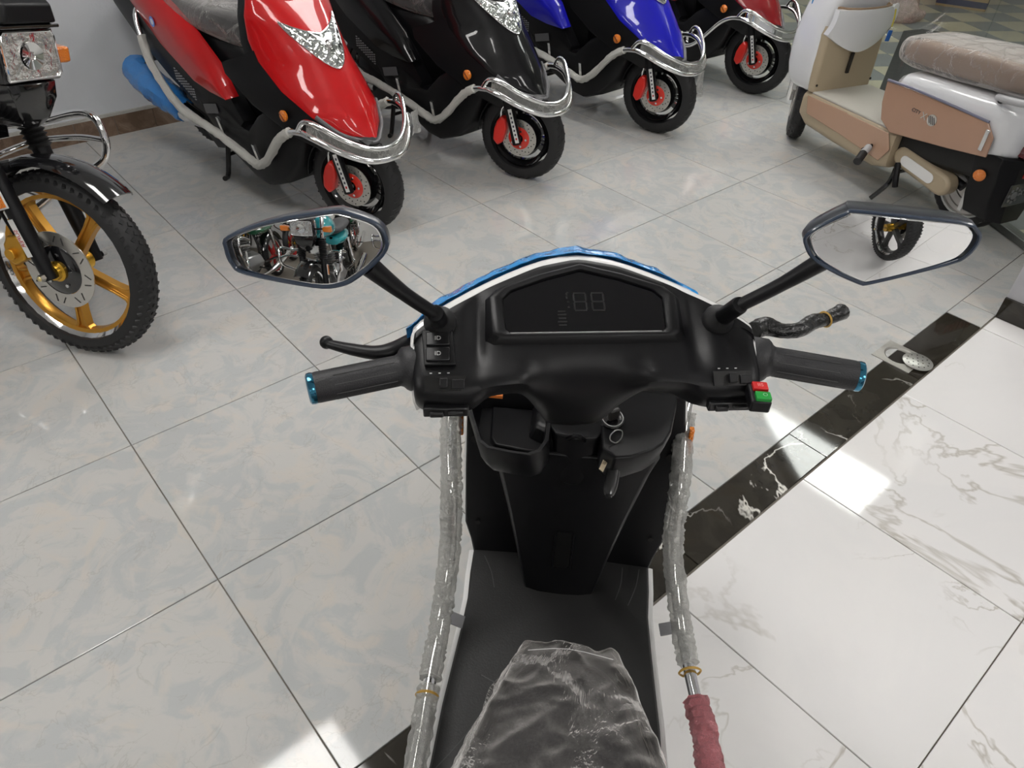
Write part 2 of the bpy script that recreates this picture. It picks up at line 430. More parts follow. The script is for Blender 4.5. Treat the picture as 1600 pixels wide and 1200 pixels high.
# far walls of the next room
def wallp(name, p, q, m, h=HC, th=0.1, z0=0.0):
    d = (q - p).normalized(); n = V((-d.y, d.x, 0)) * th
    return structure(MB().prism([p + V((0, 0, z0)), q + V((0, 0, z0)), q + n + V((0, 0, z0)), p + n + V((0, 0, z0))], (0, 0, h - z0)).build(name, m))
wallp('wall_right', GL0 + FX * 4.3 - FY * 3.0, GL0 + FX * 4.3 + FY * 6.5, WALLO)
wallp('wall_far', GL0 + FX * 4.3 + FY * 6.5, GL0 + FX * -0.4 + FY * 5.2, WALLO)
structure(MB().box((0.8, 2.4, HC + 0.05), (13, 17.5, 0.1)).build('ceiling', CEIL))

# skirting along the back wall, one tile per 0.2 m
sk = MB().box((0, 0, 0), (0.012, 9.9, 0.096)).build('baseboard_back', grout); structure(sk)
sk.location = AB(-4.2655, 1.55, 0.048); sk.rotation_euler = (0, 0, ROT_AB)
skm = MB().box((0, 0, 0), (0.014, 0.197, 0.098)).build('x', WOOD, angle=20); skd = skm.data; bpy.data.objects.remove(skm)
for k in range(48):
    o = bpy.data.objects.new('skirting_tile', skd); COL.objects.link(o); o.parent = sk; o.location = (0.006, -4.7 + 0.2 * k, 0.001)
MB().prism([AB(-4.272, -3.4, 0.098), AB(-4.256, -3.4, 0.098), AB(-4.256, 6.4, 0.098), AB(-4.272, 6.4, 0.098)], (0, 0, 0.014)).build('mortar_bead', mat('mortar', (0.42, 0.41, 0.38), 0.9, bump=(80, 0.8, 'noise')), sk).matrix_parent_inverse = Matrix.Translation(-sk.location) if False else (Matrix.LocRotScale(sk.location, sk.rotation_euler.to_quaternion(), None)).inverted()

# wall pier at the right with dark marble skirting
PB = 2.955
wp = MB().prism([AB(-0.525, PB), AB(1.6, PB), AB(1.6, PB + 0.9), AB(-0.30, PB + 0.9), AB(-0.50, PB + 0.3)], (0, 0, HC)).build('wall_pier', mat('pier paint', (0.42, 0.42, 0.44), 0.6, var=0.04)); structure(wp)
bs = MB().box((0, 0, 0), (0.6, 0.012, 0.085)).build('baseboard_right', DARK); structure(bs)
bs.location = AB(-0.225, PB - 0.0065, 0.0425); bs.rotation_euler = (0, 0, ROT_AB)
bs2 = MB().box((0, 0, 0), (0.6, 0.012, 0.085)).build('baseboard_right', DARK); structure(bs2)
bs2.location = AB(0.377, PB - 0.0065, 0.0425); bs2.rotation_euler = (0, 0, ROT_AB)

# glass partition
gp = thing('glass_partition', 'frameless glass partition on a metal floor rail behind the scooters', 'partition', GL0, math.atan2(GLD.y, GLD.x))
gp['kind'] = 'structure'
MB().box((1.85, 0, 0.016), (5.2, 0.055, 0.032)).build('floor_rail', mat('rail metal', (0.20, 0.21, 0.20), 0.35, 0.7), gp, bevel=0.003)
GM = glass_mat('partition glass')
for x0, x1 in ((-0.75, 0.75), (0.756, 2.262), (2.268, 4.4)):
    MB().box(((x0 + x1) / 2, 0, 1.2), (x1 - x0, 0.010, 2.33)).build('glass_pane', GM, gp)
MB().box((1.85, 0, 2.40), (5.2, 0.06, 0.06)).build('top_rail', mat('rail metal', (0.2, 0.2, 0.2), 0.3, 0.9), gp)
MB().box((1.85, 0, 2.72), (5.2, 0.1, 0.56)).build('bulkhead', WALLO, gp)

# ceiling panels: louvred, lit; several unseen ones added to brighten floor and motorcycles
EMIT = mat('lit diffuser', (0.9, 0.9, 0.9), 0.5, emit=((1.0, 0.975, 0.945), LAMP))
lm = []
for j, (a, b, where) in enumerate(((-1.66, 0.36, 'above the wrapped scooter'), (-1.62, 4.98, 'nearest the glass partition'), (-2.7, 2.95, 'added above the black scooter for brightness'), (-3.4, 4.75, 'added above the blue scooter for brightness'), (1.5, 1.9, 'added above the white floor as fill'), (2.6, -0.2, 'added behind to light the mirrored motorcycles'), (2.6, -2.6, 'added rear left to light the motorcycles'), (-1.66, -2.2, 'near the left wall'))):
    p = thing('ceiling_light', 'white ceiling panel of bright parallel tubes, the one ' + where, 'ceiling light', AB(a, b, HC), ROT_AB, 'ceiling panels')
    MB().box((0, 0, -0.02), (1.24, 0.62, 0.04)).build('housing', CEIL, p)
    for k in range(9):
        MB().box((0, -0.256 + 0.064 * k, -0.046), (1.18, 0.048, 0.012)).build('tube', EMIT, p)
for q in ((2.0, 1.2, 'nearer'), (3.2, 4.8, 'farther')):
    pp = GL0 + FX * q[0] + FY * q[1]
    p = thing('ceiling_light', q[2] + ' square ceiling lamp in the room behind the glass', 'ceiling light', (pp.x, pp.y, HC), 0.15, 'lamps behind the glass')
    MB().box((0, 0, -0.02), (0.5, 0.5, 0.04)).build('housing', CEIL, p)
    MB().box((0, 0, -0.045), (0.46, 0.46, 0.01)).build('diffuser', mat('dim diffuser', (0.9, 0.9, 0.9), 0.5, emit=((1.0, 0.93, 0.8), LAMP * 0.35)), p)

# floor drain and its displaced round cover
dr = thing('floor_drain', 'square steel floor drain frame with open hole in the dark strip', 'drain', AB(-0.635, 2.405), ROT_AB)
ring = []
sq, c_ = 0.068, 24
G = []
for i in range(c_ + 1):
    t = 2 * math.pi * i / c_; ct, st_ = math.cos(t), math.sin(t); k = 1 / max(abs(ct), abs(st_))
    G.append([V((ct * sq * k, st_ * sq * k, 0.002)), V((ct * 0.060, st_ * 0.060, 0.003)), V((ct * 0.052, st_ * 0.052, 0.0055)), V((ct * 0.046, st_ * 0.046, 0.002)), V((ct * 0.043, st_ * 0.043, -0.004))])
MB().shell(G, (0, 0, -0.004)).build('drain_frame', mat('worn drain steel', (.36, .35, .32), .5, .5, bump=(120, .2, 'noise')), dr)
MB().lathe([(0.0, -0.0045), (0.043, -0.0045), (0.043, -0.0035), (0.0, -0.0035)], (0, 0, 0), (0, 0, 1), 24).build('drain_hole', mat('hole dark', (0.012, 0.009, 0.006), 0.9), dr)  # near-black disc closes the hole
dc = thing('drain_cover', 'round perforated steel drain cover lying askew over the hole', 'drain cover', AB(-0.575, 2.415, 0.006), ROT_AB)
holes = [(0.0, 0.0)] + [(0.018 * math.cos(t), 0.018 * math.sin(t)) for t in [k * math.pi / 3 for k in range(6)]] + [(0.036 * math.cos(t), 0.036 * math.sin(t)) for t in [k * math.pi / 6 for k in range(12)]]
MB().lathe([(0.0, 0.0), (0.048, 0.0), (0.050, 0.001), (0.050, 0.0035), (0.048, 0.005), (0.0, 0.005)], (0, 0, 0), (0, 0, 1), 40).build('disc_plate', mat('dull cover steel', (0.45, 0.45, 0.42), 0.35, 0.7), dc)
hb_ = MB()
for x, y in holes: hb_.cyl((x, y, 0.0045), (x, y, 0.0054), 0.0026, seg=8)
hb_.build('perforation', mat('hole dark', (0, 0, 0), 0.9), dc, stuff=True)  # near-black discs drawn on the plate as its holes

# carton behind the glass
cb = thing('cardboard_box', 'brown cardboard carton with a dark band, behind the glass', 'box', (4.06, 7.62, 0), math.radians(-30))
CARD = mat('cardboard', (0.36, 0.25, 0.13), 0.8, var=0.05)
MB().box((0, 0, 0.2), (0.42, 0.36, 0.4)).build('carton', CARD, cb, bevel=0.003)
MB().box((0, 0, 0.045), (0.424, 0.364, 0.05)).build('printed_band', mat('dark print', (0.05, 0.05, 0.09), 0.7), cb)
MB().box((0, 0, 0.401), (0.42, 0.05, 0.002)).build('packing_tape', mat('packing tape', (0.5, 0.35, 0.15), 0.2), cb)
for loc, lab, r_ in (((3.15, 7.0, 0.0), 'crumpled pinkish clear plastic bag on the checkered floor beside the carton', 0.26), ((4.75, 7.0, 0.0), 'crumpled clear plastic sheet heap on the checkered floor at the far right', 0.34)):
    mb = MB(); mb.sph((0, 0, 0.05), (r_, r_ * 0.8, 0.12), 28, 16)
    for i, p in enumerate(mb.v):
        n_ = noise.noise(V((p.x * 9, p.y * 9, p.z * 9 + loc[0]))); p.z = max(0.002, p.z * (1 + n_ * 0.9)); p.x *= 1 + n_ * 0.3
    pb_ = mb.build('plastic_bag', film('pinkish film', (0.72, 0.60, 0.56), 0.35, 18), None); pb_.location = loc
    pb_['label'] = lab; pb_['category'] = 'plastic bag'

mp = [at(x, y) for x, y in ((1411, 50), (1440, 47), (1530, 63), (1590, 95), (1500, 150), (1398, 149), (1383, 147), (1374, 140))]
mc_ = sum(mp, V((0, 0, 0))) / len(mp)
mt = MB().prism([p - mc_ for p in mp], (0, 0, .010)).build('rubber_mat', mat('dark grey mat', (.045, .045, .045), .55, bump=(40, .2, 'noise')), None, bevel=.002)
mt.location = mc_; mt['label'] = 'dark grey rubber mat on the checkered floor behind the tan seat'; mt['category'] = 'mat'
# ------------------------------------------------------------------ wheels
def tyre_prof(r, w_, th):
    P = []
    for i in range(13):
        t = math.pi * i / 12; P.append((r - th + th * (math.sin(t) ** 0.7), -w_ / 2 * math.cos(t)))
    P += [(r - th * 1.02, w_ * 0.36), (r - th * 1.02, -w_ * 0.36)]
    return P
def tread(mb, c, ax, r, w_, n, skew=0.02, rows=(-0.3, 0.0, 0.3), size=(0.008, 0.018, 0.004), f=None):
    c = V(c); ax = V(ax).normalized(); u = V((1, 0, 0)); u = (u - ax * u.dot(ax)).normalized(); w2 = ax.cross(u)
    for k in range(n):
        for i, q in enumerate(rows):
            t = 2 * math.pi * (k + 0.5 * (i % 2)) / n; d = u * math.cos(t) + w2 * math.sin(t); tg = ax.cross(d)
            drop = (1 - max(0, 1 - 4 * q * q) ** .35) * .057
            rot = Matrix((tg, ax, d)).transposed().to_3x3() @ Matrix.Rotation((q + 0.001) / abs(q + 0.001) * -0.5, 3, 'Z') @ Matrix.Rotation(-q * 1.3, 3, 'X')
            mb.box(c + d * (r - drop) + ax * q * w_, size, rot)

def small_wheel(root, c, M, r=0.195, front=True, disc_side=-1):
    """10 inch black wheel with tri-spoke rim; disc, red hub and caliper on the front"""
    c = V(c)
    MB(M).lathe(tyre_prof(r, 0.088, 0.06), c).build('tyre', RUB(), root)
    tb = MB(M); tread(tb, c, (0, 1, 0), r - 0.001, 0.088, 34, rows=(-0.34, -0.15, 0.15, 0.34), size=(0.005, 0.018, 0.003)); tb.build('tread', RUB(), root, stuff=True)
    rim = MB(M).lathe([(0.137, -0.034), (0.141, -0.030), (0.134, -0.018), (0.122, -0.008), (0.122, 0.008), (0.134, 0.018), (0.141, 0.030), (0.137, 0.034), (0.130, 0.024), (0.116, 0.012), (0.116, -0.012), (0.130, -0.024)], c).build('rim', BLKG(), root)
    MB(M).lathe([(0.03, -0.012), (0.098, -0.014), (0.100, 0.0), (0.098, 0.014), (0.03, 0.012)], c, seg=36).build('wheel_web', BLKG(), rim)
    for k in range(3):
        for a, b in ((0, 16), (22, 27), (33, 38), (44, 58)):
            MB(M).lathe([(0.094, -0.012), (0.126, -0.012), (0.126, 0.012), (0.094, 0.012)], c, seg=4, a0=R(a + 120 * k - 28), a1=R(b + 120 * k - 28)).build('spoke', BLKG(), rim)
    MB(M).lathe([(0.0, -0.05), (0.03, -0.05), (0.036, -0.03), (0.036, 0.03), (0.03, 0.05), (0.0, 0.05)], c).build('hub', BLKG(), root)
    if not front: return
    s = disc_side
    dd = MB(M); dd.lathe([(0.052, s * 0.044), (0.088, s * 0.044), (0.088, s * 0.048), (0.052, s * 0.048)], c)
    disc = dd.build('brake_disc', mat('disc steel', (0.62, 0.60, 0.56), 0.25, 0.85), root)
    hm = MB(M)
    for k in range(30):
        t = 2 * math.pi * k / 30; rr = (0.062, 0.070, 0.079)[k % 3]; p = c + V((math.cos(t) * rr, s * 0.0478, math.sin(t) * rr)); hm.cyl(p, p + V((0, s * 0.0008, 0)), 0.0026, seg=8)
    hm.build('disc_holes', mat('hole black', (0.01, 0.01, 0.01), 0.8), disc, stuff=True)
    MB(M).lathe([(0.022, s * 0.043), (0.053, s * 0.043), (0.053, s * 0.049), (0.040, s * 0.054), (0.022, s * 0.054)], c).build('disc_carrier', mat('red anodised', (0.62, 0.025, 0.012), 0.3, coat=0.5), disc)
    for k in range(5):
        t = 2 * math.pi * k / 5; p = c + V((math.cos(t) * 0.038, s * 0.053, math.sin(t) * 0.038)); MB(M).cyl(p, p + V((0, s * 0.005, 0)), 0.0055, seg=8).build('bolt', CHR(), disc)
    ca = MB(M)
    q = [(-0.125, -0.03), (-0.10, -0.055), (-0.075, -0.035), (-0.055, 0.03), (-0.06, 0.075), (-0.085, 0.085), (-0.105, 0.06), (-0.12, 0.02)]
    ca.prism([c + V((x, s * 0.035, z + 0.012)) for x, z in q], (0, s * 0.042, 0))
    cal = ca.build('caliper', mat('caliper red', (0.66, 0.02, 0.012), 0.35, coat=0.4), root, bevel=0.008)
    MB(M).tube([c + V((-0.09, s * 0.06, 0.09)), c + V((-0.085, s * 0.06, 0.13)), c + V((-0.06, s * 0.06, 0.16))], 0.0045, 8, 4).build('brake_pipe', CHR(), cal)
    for sy in (-1, 1):
        f = MB(M); f.tube([c + V((0.0, sy * 0.072, -0.02)), c + V((-0.02, sy * 0.072, 0.06)), c + V((-0.075, sy * 0.072, 0.24))], [0.021, 0.022, 0.024], 12, 3)
        leg = f.build('fork_leg', BLK(), root)
        if sy == s:
            d = V((-0.055, 0, 0.18)).normalized(); a = c + V((0.012, s * 0.0955, -0.005)); nrm = V((0.95, 0, 0.3))
            p0, p1 = a, a + V((-0.045, 0, 0.15)); wv = V((0.009, 0, 0.003))
            MB(M).prism([p0 - wv, p0 + wv, p1 + wv, p1 - wv], (0, s * 0.001, 0)).build('fork_sticker', mat('sticker white', (0.72, 0.72, 0.70), 0.3), leg)
            for k in range(7):
                qq = a + V((-0.045, 0, 0.15)) * ((k + 1) / 8.0)
                MB(M).box(qq + V((0, s * 0.0014, 0)), (0.008, 0.0006, 0.010)).build('sticker_mark', mat('mark red' if k == 0 else 'mark dark', (0.5, 0.02, 0.02) if k == 0 else (0.03, 0.03, 0.05), 0.4), leg)
    MB(M).cyl(c + V((0, -0.09, 0)), c + V((0, 0.09, 0)), 0.010, seg=12).build('axle', STL(), root)

# ------------------------------------------------------------------ petrol scooters against the wall
HOOD = [((.045, .412), (.025, .035, .410)), ((.012, .45), (-.04, .108, .438)), ((-.02, .50), (-.12, .160, .49)), ((-.06, .555), (-.25, .192, .565)), ((-.126, .64), (-.365, .2, .654)),
        ((-.185, .71), (-.40, .2, .73)), ((-.245, .765), (-.405, .195, .81)), ((-.32, .83), (-.41, .17, .88)), ((-.40, .89), (-.44, .13, .93))]
def hood_pt(u, v, off=0.0):
    """u -1..1 across, v row"""
    def base(u, v):
        v = max(0, min(v, len(HOOD) - 1)); i = min(int(v), len(HOOD) - 2); t = v - i
        def L(k, j): return HOOD[i][k][j] * (1 - t) + HOOD[i + 1][k][j] * t
        xc, zc, xe, w_, ze = L(0, 0), L(0, 1), L(1, 0), L(1, 1), L(1, 2); a = abs(u)
        return V((xc + (xe - xc) * a ** 2.3, u * w_, zc + (ze - zc) * a ** 1.8))
    p = base(u, v)
    if off:
        e = 0.02; n = (base(u + e, v) - base(u - e, v)).cross(base(u, v + e) - base(u, v - e)); n.normalize()
        if n.x < 0: n = -n
        p = p + n * off
    return p
def petrol_scooter(loc, hd, steer, paint, label, wrapped=True, blue_wrap=False, panel=None, hang=None):
    rt = thing('motor_scooter', label, 'scooter', (*loc, 0), R(hd), 'motor scooters parked along the wall')
    M = Matrix.Translation(V((-.045, -.03, 0))) @ Matrix.Rotation(R(steer), 4, 'Z')
    small_wheel(rt, (0, 0, 0.212), M, 0.212)
    small_wheel(rt, (-1.25, 0, 0.235), None, front=False)
    blk = BLK()
    # chassis and floor: sections along x
    def sec(x, w_, z0, z1, r=0.03):
        z0 += 0; pts = []
        for (sy, sz) in ((-1, -1), (1, -1), (1, 1), (-1, 1)):
            cy_, cz_ = sy * (w_ - r), (z1 - r) if sz > 0 else (z0 + r)
            a = {(-1, -1): 180, (1, -1): 270, (1, 1): 0, (-1, 1): 90}[(sy, sz)]
            for k in range(3):
                t = R(a + 45 * k); pts.append(V((x, cy_ + r * math.cos(t), cz_ + r * math.sin(t))))
        return pts
    MB().loft([sec(.03, .03, .397, .412, .006), sec(-.06, .10, .398, .435, .015), sec(-.19, .165, .392, .475, .02), sec(-.235, .185, .26, .50), sec(-.32, .205, .165, .50), sec(-.44, .215, .118, .43), sec(-.52, .22, .128, .352), sec(-.70, .22, .20, .345), sec(-.85, .215, .30, .37), sec(-.95, .20, .40, .47), sec(-1.15, .19, .44, .56), sec(-1.40, .15, .55, .66), sec(-1.6, .09, .62, .70)]).build('chassis', blk, rt)
    # inner leg shield behind the hood
    MB().loft([[V((hood_pt(u, v).x - 0.03 - 0.02 * (1 - u * u), u * w_, z)) for u in (-1, -.5, 0, .5, 1)] + [V((hood_pt(1, v).x - 0.085, u * w_, z)) for u in (1, .5, 0, -.5, -1)] for v, z, w_ in ((2.9, .44, .185), (4, .60, .19), (5, .70, .19), (6, .79, .18), (7.4, .86, .15))]).build('leg_shield', blk, rt)
    # painted hood
    G = [[hood_pt(u / 8, v * 0.25) for u in range(-8, 9)] for v in range(0, 33)]
    MB().shell(G, (-0.012, 0, -0.004)).build('hood', paint, rt, angle=60)
    # dark trim under the hood edge
    for s in (-1, 1):
        G = [[hood_pt(s * u, v * 0.25, 0.001) + V((-(u - 1) * 0.20, 0, -(u - 1) * 0.35)) for u in (1.0, 1.06, 1.14, 1.22)] for v in range(0, 19)]
        MB().shell(G, (-0.008, 0, -0.006)).build('hood_trim', blk, rt, angle=60)
    # headlight following the hood
    GL, FR = [], []
    for i in range(25):
        u = -0.64 + 1.28 * i / 24; a = abs(u) / 0.64; lo = 4.0 + 2.05 * a ** 1.7; hi = 5.65 + 0.45 * a ** 1.1
        hi = max(hi, lo + 0.02); GL.append([hood_pt(u * (0.55 + 0.45 * min(1, (lo + (hi - lo) * j / 8 - 4.05) / 1.3)) if False else u, lo + (hi - lo) * j / 8, 0.004 + 0.010 * math.sin(math.pi * j / 8) * (1 - a ** 2)) for j in range(9)])
    hl = MB().shell(GL, (-0.01, 0, -0.004)).build('headlight', mat('headlight reflector', (0.78, 0.78, 0.76), 0.10, 1.0, coat=1.0, bump=(45, 1.0, 'voronoi')), rt, angle=60)
    edge = [g[0] for g in GL] + [g[-1] for g in GL[::-1]]
    MB().tube(edge, 0.0032, 6, 1, closed=True, smooth=False).build('lamp_rim', CHR(), hl)
    lens = [[p + V((0.006, 0, 0.005)) for p in g] for g in GL]
    MB().shell(lens, (-0.0015, 0, -0.001)).build('lens', glass_mat('lamp glass', (0.97, 0.98, 0.98), 0.05), hl)
    MB().sph(hood_pt(0, 5.0, 0.012), (0.018, 0.018, 0.018), 12, 8).build('bulb_shade', CHR(), hl)
    for s in (-1, 1):
        MB().lathe([(0.0, 0.0), (0.022, 0.0), (0.022, 0.006), (0.014, 0.011), (0.0, 0.012)], (-.237, s * .208, .480), (0.1, s, 0.1), 20).build('side_reflector', ORG(), rt)
        MB().box((-.237, s * .2165, .480), (0.036, 0.010, 0.005), Matrix.Rotation(0.8, 3, 'Y')).build('reflector_bar', mat('dark amber', (0.25, 0.06, 0.01), 0.3), rt)
    # nose lip, grey
    MB().tube([hood_pt(s * u, v, 0.0) + V((0.012, 0, -0.012)) for s, u, v in ((-1, .9, 2.2), (-1, .9, 1.2), (-1, .8, .5), (1, 0, 0), (1, .8, .5), (1, .9, 1.2), (1, .9, 2.2))], 0.009, 8, 5).build('nose_trim', mat('grey plastic', (0.10, 0.10, 0.105), 0.45), rt)
    # under-seat body
    MB().loft([sec(-.54, .10, .345, .60), sec(-.60, .135, .345, .655, .04), sec(-.80, .155, .345, .66, .05), sec(-1.05, .17, .42, .67, .05), sec(-1.30, .15, .55, .70, .04), sec(-1.55, .08, .66, .73, .02)]).build('seat_base', blk, rt)
    for k in range(3):
        for s in (-1, 1):
            MB().tube([(-.548 - .012 * k, s * 0.004, .545 - .045 * k), (-.565 - .012 * k, s * .06, .555 - .045 * k), (-.60 - .012 * k, s * .118, .575 - .045 * k)], 0.006, 6, 3).build('vent_rib', BLKG(), rt)
    for s in (-1, 1):
        up_ = [(-.60, .462), (-.68, .570), (-.83, .668), (-.985, .742), (-1.15, .80), (-1.35, .84), (-1.5, .86)]
        lo_ = [(-.61, .455), (-.75, .455), (-.88, .470), (-.99, .515), (-1.12, .565), (-1.27, .660), (-1.45, .79)]
        G = []
        for (a, b), (c, d) in zip(up_, lo_):
            G.append([V((a + (c - a) * j / 4, s * (0.230 - 0.035 * (-(a) - .6) + 0.012 * math.sin(math.pi * j / 4) - (0.03 if j == 0 else 0)), b + (d - b) * j / 4)) for j in range(5)])
        sp = MB().shell(G, (0, -s * 0.02, 0)).build('side_panel', panel or paint, rt, angle=60)
        MB().loft([[V((x, s * y, z)) for y, z in ((.14, z1), (.205 - .03 * max(0, -x - .8), z1), (.222 - .03 * max(0, -x - .8), (z0 + z1) / 2), (.205 - .03 * max(0, -x - .8), z0), (.14, z0))] for x, z0, z1 in ((-.56, .34, .37), (-.70, .30, .53), (-.90, .33, .64), (-1.15, .42, .71), (-1.40, .55, .77), (-1.55, .66, .80))]).build('lower_side_cover', blk, rt)
        if s == -1:
            # mesh grille, badges
            g = MB()
            for i in range(9):
                for j in range(5): g.box((-.90 - .018 * i, -.2235 + .004 * i * 0.2, .385 + .011 * j + .007 * i), (0.010, 0.003, 0.005))
            g.build('mesh_grille', mat('grille silver', (0.35, 0.35, 0.36), 0.4, 0.6), rt, stuff=True)
            MB().box((-.78, -.224, .375), (0.11, 0.004, 0.040), Matrix.Rotation(-0.25, 3, 'Y')).build('side_plate', mat('grey plastic', (.1, .1, .1), .45), rt)
            Mx = frameM(V((-1.12, -.2265, .665)), V((0.93, -0.03, -0.36)).normalized(), V((0.36, 0, 0.93)), V((-0.03, -1, 0)))
            MB(Mx).lathe([(0.013, 0), (0.021, 0), (0.021, 0.001), (0.013, 0.001)], (0, 0, 0.001), (0, 0, 1), 24).build('round_badge', mat('badge blue', (0.10, 0.25, 0.75), 0.3), sp)
            MB(Mx).lathe([(0.0, 0), (0.014, 0), (0.014, 0.0008), (0.0, 0.0008)], (0, 0, 0.001), (0, 0, 1), 24).build('badge_centre', mat('badge white', (0.75, 0.78, 0.85), 0.3), sp)
    # seat and its film
    secs, sec2 = [], []
    for x, w_, z0, z1 in ((-.50, .09, .655, .70), (-.54, .13, .64, .745), (-.66, .155, .635, .775), (-.85, .17, .655, .775), (-1.05, .175, .67, .80), (-1.30, .16, .69, .86), (-1.48, .10, .72, .86)):
        q = []
        for k in range(12):
            t = 2 * math.pi * k / 12; cx, sx = math.cos(t), math.sin(t)
            q.append(V((x, w_ * math.copysign(abs(cx) ** .6, cx), (z0 + z1) / 2 + (z1 - z0) / 2 * math.copysign(abs(sx) ** .6, sx))))
        secs.append(q); sec2.append([V((x + (0.03 if x == -.50 else 0), p.y * 1.12 + random.uniform(-.008, .008), (p.z - (z0 + z1) / 2) * 1.15 + (z0 + z1) / 2 + random.uniform(-.004, .006))) for p in q])
    st = MB().loft(secs).build('seat', mat('dark seat vinyl', (0.045, 0.045, 0.05), 0.45, bump=(120, .2, 'noise')), rt, sub=1)
    fl_ = MB().loft(sec2); sf = fl_.build('seat_film', SEATF(), rt, sub=2)
    # handlebar cover, grips, mirrors stay above the picture but belong to it
    MB().loft([[V((x + .03 * a, y, z)) for x, z in ((-.40, .90), (-.34, .95), (-.36, 1.0), (-.46, 1.02), (-.52, .97), (-.50, .91))] for a, y in ((-2, -.19), (0, -.1), (.6, 0), (0, .1), (-2, .19))]).build('handlebar_cover', blk, rt, sub=1)
    for s in (-1, 1):
        MB().tube([(-.50, s * .18, .96), (-.52, s * .25, .965), (-.56, s * .37, .965)], 0.017, 12, 3).build('grip', RUB(), rt)
    # guard bar
    wr = FOAM(); low = [(-1.33, .12, .70), (-1.31, .20, .67), (-1.27, .225, .58), (-1.20, .24, .46), (-1.03, .25, .335), (-.85, .25, .305), (-.70, .25, .285), (-.50, .25, .243), (-.43, .25, .232), (-.35, .25, .28), (-.23, .25, .40), (-.15, .25, .45), (-.08, .24, .462)]
    nose_lo = [(-.08, .24, .462), (-.02, .225, .448), (.06, .17, .405), (.125, .09, .368), (.145, 0, .360)]
    nose_hi = [(-.10, .245, .468), (-.07, .235, .505), (-.02, .215, .50), (.06, .155, .450), (.115, .08, .412), (.135, 0, .402)]
    ch = CHR()
    for s in (-1, 1):
        P = [V((x, s * y, z)) for x, y, z in low]
        tb = MB().tube(P, 0.0125, 10, 5).build('guard_bar', ch, rt)
        if wrapped: MB().tube([p for p in P[2:12]], 0.0185, 9, 7, jit=0.13).build('bar_wrap', wr, tb)
        for x, z in ((-.70, .295), (-.45, .245)):
            MB().box((x, s * .238, z + .035), (0.018, 0.010, 0.07), Matrix.Rotation(s * -0.2, 3, 'X')).build('bracket', ch, tb)
    a = [V((x, -y, z)) for x, y, z in nose_lo] + [V(p) for p in nose_lo[::-1][1:]]
    b = [V((x, -y, z)) for x, y, z in nose_hi] + [V(p) for p in nose_hi[::-1][1:]]
    MB().tube(a, 0.0125, 10, 5).build('front_guard_lower', ch, rt)
    MB().tube(b, 0.0105, 10, 5).build('front_guard_upper', ch, rt)
    pa, pb = catmull(a[0:], 4), catmull(b[1:-1], 5)
    n = 24; G = [[pa[int(i / n * (len(pa) - 1))], (pa[int(i / n * (len(pa) - 1))] + pb[int(i / n * (len(pb) - 1))]) / 2, pb[int(i / n * (len(pb) - 1))]] for i in range(1, n)]
    if not wrapped: MB().shell(G, (-.003, 0, 0)).build('front_guard_plate', ch, rt)
    else: MB().shell([[p + V((.008 + .004 * random.random(), 0, .0)) for p in g] for g in G], (-.001, 0, 0)).build('front_guard_film', film('clear guard film', (.75, .75, .72), .10, 18, .12, .7, .4, .15), rt)
    if hang:
        G = []
        for i in range(13):
            t = i / 12; G.append([V((hang[0] + .012 * math.sin(3 * t + j) + .020 * j / 4 * hang[4], hang[1] + hang[3] * (j / 4 - .5) + .010 * noise.noise(V((t * 6, j, 2))), hang[2] - hang[5] * t - .01 * (j % 2) * t)) for j in range(5)])
        MB().shell(G, (-.0008, 0, 0)).build('loose_film', film('loose milky film', (.75, .75, .73), .42, 22, .15, .9, .6, .2), rt, sub=1)
    # centre stand, exhaust
    stn = MB()
    for s in (-1, 1): stn.tube([(-.92, s * .10, .19), (-.90, s * .15, .02), (-.87, s * .19, .012)], 0.012, 8, 3)
    stn.tube([(-.91, -.13, .10), (-.91, .13, .10)], 0.009, 8, 1, smooth=False)
    stn.build('centre_stand', mat('stand black', (0.01, 0.01, 0.01), 0.35), rt)
    MB().loft([sec(-.78, .10, .15, .32), sec(-1.0, .13, .10, .34), sec(-1.22, .09, .17, .33)]).build('engine', mat('engine dark', (0.02, 0.02, 0.022), 0.4, 0.3), rt)
    ex = MB().tube([(-1.0, -.155, .24), (-1.12, -.19, .28), (-1.28, -.20, .335), (-1.43, -.20, .385)], [0.03, 0.05, 0.062, 0.058], 14, 4).build('muffler', CHR(), rt)
    if blue_wrap: MB().tube([(-1.10, -.19, .27), (-1.20, -.20, .31), (-1.32, -.21, .345), (-1.47, -.21, .40)], [0.050, 0.068, 0.072, 0.062], 14, 6, jit=0.10).build('muffler_wrap', mat('blue plastic wrap', (0.03, 0.20, 0.55), 0.2, coat=0.5, bump=(25, .9, 'noise')), ex)
    MB().loft([sec(-1.50, .07, .66, .74, .02), sec(-1.58, .09, .64, .76, .02), sec(-1.63, .07, .66, .74, .02)]).build('tail_light', mat('red lens', (0.35, 0.01, 0.01), 0.15, coat=1), rt)
    MB().prism([V((-1.46, .09, .62)), V((-1.46, -.09, .62)), V((-1.62, -.07, .36)), V((-1.62, .07, .36))], (-.01, 0, 0)).build('rear_mudguard', blk, rt)
    MB(M).lathe([(.215, -.05), (.225, 0), (.215, .05), (.209, .05), (.219, 0), (.209, -.05)], (0, 0, .212), (0, 1, 0), 14, a0=R(-178), a1=R(-62)).build('front_mudguard', blk, rt)
    return rt
RED = mat('red paint', (0.50, 0.007, 0.009), 0.35, coat=0.7, spec=0.15)
BLKP = mat('black paint', (0.005, 0.005, 0.006), 0.3, coat=0.6, spec=0.1)
BLUE = mat('blue paint', (0.010, 0.010, 0.42), 0.3, coat=0.7, spec=0.15)
DRED = mat('dark red metallic paint', (0.24, 0.006, 0.010), 0.25, coat=1.0)
